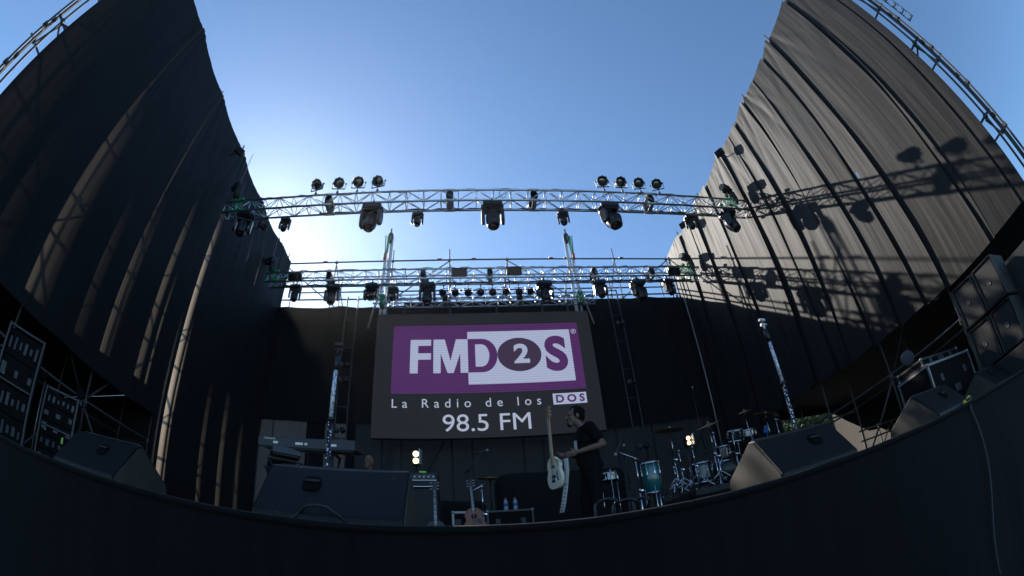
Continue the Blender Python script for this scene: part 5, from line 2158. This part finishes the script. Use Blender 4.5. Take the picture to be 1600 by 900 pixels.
def person(label, c, J, group=None):
    """J: joints relative to the point on the floor under the body; the person faces -x"""
    t = thing('person', label, 'person', c, J.get('rot'), group)
    V = {k: Vector(v) for k, v in J.items() if k not in ('rot', 'curl', 'bald')}
    b = MB()
    hc = V['head']
    # head with face, looking along -x
    b.ell(hc + Vector((.012, 0, .025)), (.098, .076, .10))
    b.ell(hc + Vector((-.030, 0, -.035)), (.066, .060, .085))
    b.cap(hc + Vector((-.085, 0, -.085)), hc + Vector((-.07, 0, -.10)), .026, .032)          # chin
    b.cap(hc + Vector((-.086, -.02, .035)), hc + Vector((-.086, .02, .035)), .016, .016)      # brow
    b.cap(hc + Vector((-.094, 0, .022)), hc + Vector((-.122, 0, -.022)), .010, .016)          # nose
    b.cap(hc + Vector((-.098, -.014, -.060)), hc + Vector((-.098, .014, -.060)), .012, .012)  # lips
    for a in (-1, 1):
        b.ell(hc + Vector((.008, a * .078, -.012)), (.022, .010, .034))
        b.ell(hc + Vector((-.070, a * .036, -.02)), (.025, .022, .02))
    b.cap(V['neck'], hc + Vector((.012, 0, -.07)), .062, .056)
    b.cap(V['chest'], V['neck'] + Vector((.01, 0, -.03)), .10, .06)
    b.ell(V['chest'], (.115, .165, .19))
    b.ell(V['belly'], (.125, .155, .17))
    b.ell(V['pelvis'], (.12, .165, .14))
    b.cap(V['chest'], V['belly'], .12, .13)
    b.cap(V['belly'], V['pelvis'], .13, .13)
    for s_ in ('l', 'r'):
        sh, el, wr = V['sh' + s_], V['el' + s_], V['wr' + s_]
        b.cap(V['chest'] + Vector((0, (sh.y - V['chest'].y) * .5, .10)), sh, .065, .062)
        b.cap(sh, el, .056, .041)
        b.cap(el, el + (wr - el) * .35, .042, .042)
        b.cap(el + (wr - el) * .35, wr, .042, .027)
        hp, kn, an = V['hp' + s_], V['kn' + s_], V['an' + s_]
        b.cap(hp, kn, .088, .058)
        b.cap(kn, kn + (an - kn) * .35, .056, .058)
        b.cap(kn + (an - kn) * .35, an, .056, .038)
        b.cap(an + Vector((.03, 0, -.03)), an + Vector((-.14, 0, -.055)), .036, .032)
        # hand: palm, four fingers and a thumb, curled round what it holds
        d = V['hd' + s_].normalized()
        pn = V['pn' + s_].normalized()      # palm normal (towards what is held)
        sd = d.cross(pn).normalized()
        fr = Matrix((d, sd, pn)).transposed()
        pc0 = wr + d * .055
        b.ell(pc0, (.052, .042, .019), fr)
        curl = J.get('curl', 1.0)
        for k, (off, ln) in enumerate(((-.030, .072), (-.010, .080), (.010, .075), (.029, .060))):
            p0 = wr + d * .092 + sd * off
            a1 = .45 * curl
            d1 = (d * math.cos(a1) + pn * math.sin(a1))
            p1 = p0 + d1 * ln * .45
            a2 = 1.25 * curl
            d2 = (d * math.cos(a2) + pn * math.sin(a2))
            p2 = p1 + d2 * ln * .33
            a3 = 1.9 * curl
            d3 = (d * math.cos(a3) + pn * math.sin(a3))
            p3 = p2 + d3 * ln * .26
            b.cap(p0 - d * .02, p1, .0098, .0092, 8)
            b.cap(p1, p2, .0092, .0084, 8)
            b.cap(p2, p3, .0084, .0074, 8)
        q0 = wr + d * .03 - sd * .03
        q1 = q0 + (d * .6 - sd * .75 + pn * .35).normalized() * .035
        q2 = q1 + (d * .8 - sd * .2 + pn * .7).normalized() * .028
        b.cap(q0, q1, .014, .0105, 8)
        b.cap(q1, q2, .0105, .0088, 8)
    body = remesh(b.build('body', M['skin'], t, fix=False), .0075, 2)
    # eyes
    for a in (-1, 1):
        m = MB()
        m.ell(hc + Vector((-.083, a * .033, .014)), (.011, .013, .010))
        m.build('eye', M['eye'], t)
    # hair and beard
    if J.get('bald') is None:
        m = MB()
        m.ell(hc + Vector((.030, 0, .042)), (.097, .081, .088))
        m.ell(hc + Vector((.055, 0, .0)), (.068, .080, .085))
        for a in (-1, 1):
            m.cap(hc + Vector((-.02, a * .072, .03)), hc + Vector((-.015, a * .072, -.01)), .018, .012)
        rn = random.Random(5)
        for k in range(46):
            a, e = rn.uniform(0, 6.28), rn.uniform(.15, 1.5)
            q = Vector((.022 + .104 * math.cos(a) * math.cos(e), .083 * math.sin(a) * math.cos(e), .045 + .092 * math.sin(e)))
            if q.x < -.045 and q.z < .09:
                continue
            m.ell(hc + q, (.016, .014, .012), None, 8, 5)
        remesh(m.build('hair', M['hair'], t, fix=False), .008, 1)
        m = MB()
        m.cap(hc + Vector((-.098, 0, -.095)), hc + Vector((-.085, 0, -.118)), .020, .022)
        m.cap(hc + Vector((-.104, -.018, -.048)), hc + Vector((-.104, .018, -.048)), .008, .008)
        remesh(m.build('beard', M['hair'], t, fix=False), .006, 1)
    # t-shirt
    m = MB()
    m.ell(V['chest'] + Vector((.005, 0, 0)), (.135, .185, .20))
    m.ell(V['belly'] + Vector((.0, 0, 0)), (.148, .175, .18))
    m.ell(V['pelvis'] + Vector((.005, 0, .05)), (.148, .18, .12))
    m.cap(V['chest'], V['belly'], .138, .148)
    m.cap(V['belly'], V['pelvis'] + Vector((0, 0, .03)), .150, .148)
    m.cap(V['chest'] + Vector((0, 0, .10)), V['neck'] + Vector((.008, 0, -.02)), .11, .068)
    for s_ in ('l', 'r'):
        sh, el = V['sh' + s_], V['el' + s_]
        m.cap(V['chest'] + Vector((0, (sh.y - V['chest'].y) * .5, .09)), sh, .085, .074)
        m.cap(sh, sh + (el - sh) * .62, .074, .066)
    rn = random.Random(3)
    for k in range(9):     # creases
        z = rn.uniform(-.25, .25)
        a = rn.uniform(2, 5)
        q = V['belly'] + Vector((.145 * math.cos(a), .17 * math.sin(a), z))
        m.cap(q, q + Vector((.05, -.02, rn.uniform(.03, .09))), .012, .012, 8)
    remesh(m.build('t_shirt', M['shirt'], t, fix=False), .011, 2)
    # trousers and shoes
    m = MB()
    m.ell(V['pelvis'], (.135, .178, .13))
    for s_ in ('l', 'r'):
        hp, kn, an = V['hp' + s_], V['kn' + s_], V['an' + s_]
        m.cap(hp + Vector((0, 0, .04)), kn, .108, .078)
        m.cap(kn, an + Vector((0, 0, .0)), .076, .066)
    remesh(m.build('trousers', M['denim'], t, fix=False), .012, 2)
    for s_ in ('l', 'r'):
        an = V['an' + s_]
        m = MB()
        m.cap(an + Vector((.035, 0, -.045)), an + Vector((-.15, 0, -.06)), .05, .042)
        m.box(an + Vector((-.06, 0, -.088)), (.29, .085, .022), None, .01)
        remesh(m.build('shoe', M['shoe'], t, fix=False), .008, 2)
    return t


MY = 5.46
q = lambda px, py, y=MY: at(px, py, Y=y) - Vector((1.43, MY, SF))
hd_c = q(899, 651)
J = dict(head=hd_c, neck=q(908, 669) + Vector((.02, 0, -.01)), chest=(-.005, 0, 1.27), belly=(.0, 0, 1.03), pelvis=(.03, 0, .88),
         shl=(.02, -.19, 1.385), ell=(.145, -.245, 1.135), wrl=(-.165, -.20, 1.075), hdl=(-1, .25, -.12), pnl=(-.2, 1, .1),
         shr=(.0, .19, 1.385), elr=(.03, .25, 1.10), wrr=(-.23, .05, 1.10), hdr=(-1, -.15, .05), pnr=(-.1, -.8, .5),
         hpl=(.03, -.095, .86), knl=(.02, -.10, .47), anl=(.06, -.11, .10),
         hpr=(.03, .095, .86), knr=(-.06, .10, .47), anr=(-.03, .11, .10), curl=.8)
man = person('man in a black t-shirt carrying a cream guitar, in profile before the screen', (1.43, MY, SF), J)
# shirt print, belongs to the shirt's front
sh_ = [o for o in man.children if o.name.startswith('t_shirt')][0]
m = MB()
m.box((-.150, -.06, 1.17), (.008, .06, .16), rz(18), .002)
m.build('print', M['shirt_print'], sh_)

# the cream guitar he carries, upright, face turned to the left
gb = at(870, 764, Y=5.36)
gt = at(858, 636, Y=5.36)
ax = (gt - gb).normalized()
nrm = Vector((-.94, -.34, 0))
nrm = (nrm - ax * nrm.dot(ax)).normalized()
yv = -nrm
xv = yv.cross(ax)
rotg = Matrix((xv, yv, ax)).transposed()
gl = (gt - gb).length
gtr = guitar('cream electric guitar with a maple neck held upright by the man', 'electric', gb, rotg, 'cream', gl / 1.03, None, 'maple')
# its strap hangs from the body
m = MB()
pts = [at(*p_, Y=5.30) for p_ in ((884, 716), (886, 735), (884, 762), (881, 785), (878, 801))]
vs, fs = [], []
for i, p_ in enumerate(pts):
    for a in (-1, 1):
        for e in (0, 1):
            vs.append(Vector(p_) + Vector((a * .024, a * -.018 + .004 * e, 0)))
for i in range(len(pts) - 1):
    b = i * 4
    fs += [(b, b + 2, b + 6, b + 4), (b + 1, b + 5, b + 7, b + 3), (b, b + 4, b + 5, b + 1), (b + 2, b + 3, b + 7, b + 6)]
fs += [(0, 1, 3, 2), (16, 18, 19, 17)]
inv = (Matrix.Translation(gb) @ rotg.to_4x4()).inverted()
m.add([inv @ v for v in vs], fs, True)
stp = m.build('strap', M['strap'], gtr)
m = MB()
for k in range(8):
    f = .45 + .07 * k
    i = min(3, int(f * 4))
    p_ = Vector(pts[i]).lerp(Vector(pts[i + 1]), f * 4 - i) + Vector((-.001, -.004, 0))
    m.box(inv @ p_, (.022, .006, .010), (inv.to_3x3() @ Matrix(((.8, .6, 0), (-.6, .8, 0), (0, 0, 1)))))
m.build('strap_hole', M['hollow_shade'], stp)

# a second person, nearly hidden behind the keyboards
p = at(576, 722, Y=7.6)
zz = p.z - SF
J2 = dict(head=(0, 0, zz), neck=(.03, 0, zz - .17), chest=(.02, 0, zz - .36), belly=(.02, 0, zz - .60), pelvis=(.02, 0, zz - .78),
          shl=(.02, -.19, zz - .25), ell=(.05, -.24, zz - .52), wrl=(-.10, -.20, zz - .70), hdl=(-1, 0, -.6), pnl=(0, 1, 0),
          shr=(.02, .19, zz - .25), elr=(.05, .24, zz - .52), wrr=(-.10, .20, zz - .70), hdr=(-1, 0, -.6), pnr=(0, -1, 0),
          hpl=(.02, -.095, zz - .80), knl=(-.01, -.10, .47), anl=(.03, -.11, .10), hpr=(.02, .095, zz - .80), knr=(-.01, .10, .47), anr=(.03, .11, .10), bald=1, curl=.5, rot=rz(75))
person('person with a shaved head showing just above the top edge of the large wedge', (p.x, 7.6, SF), J2)
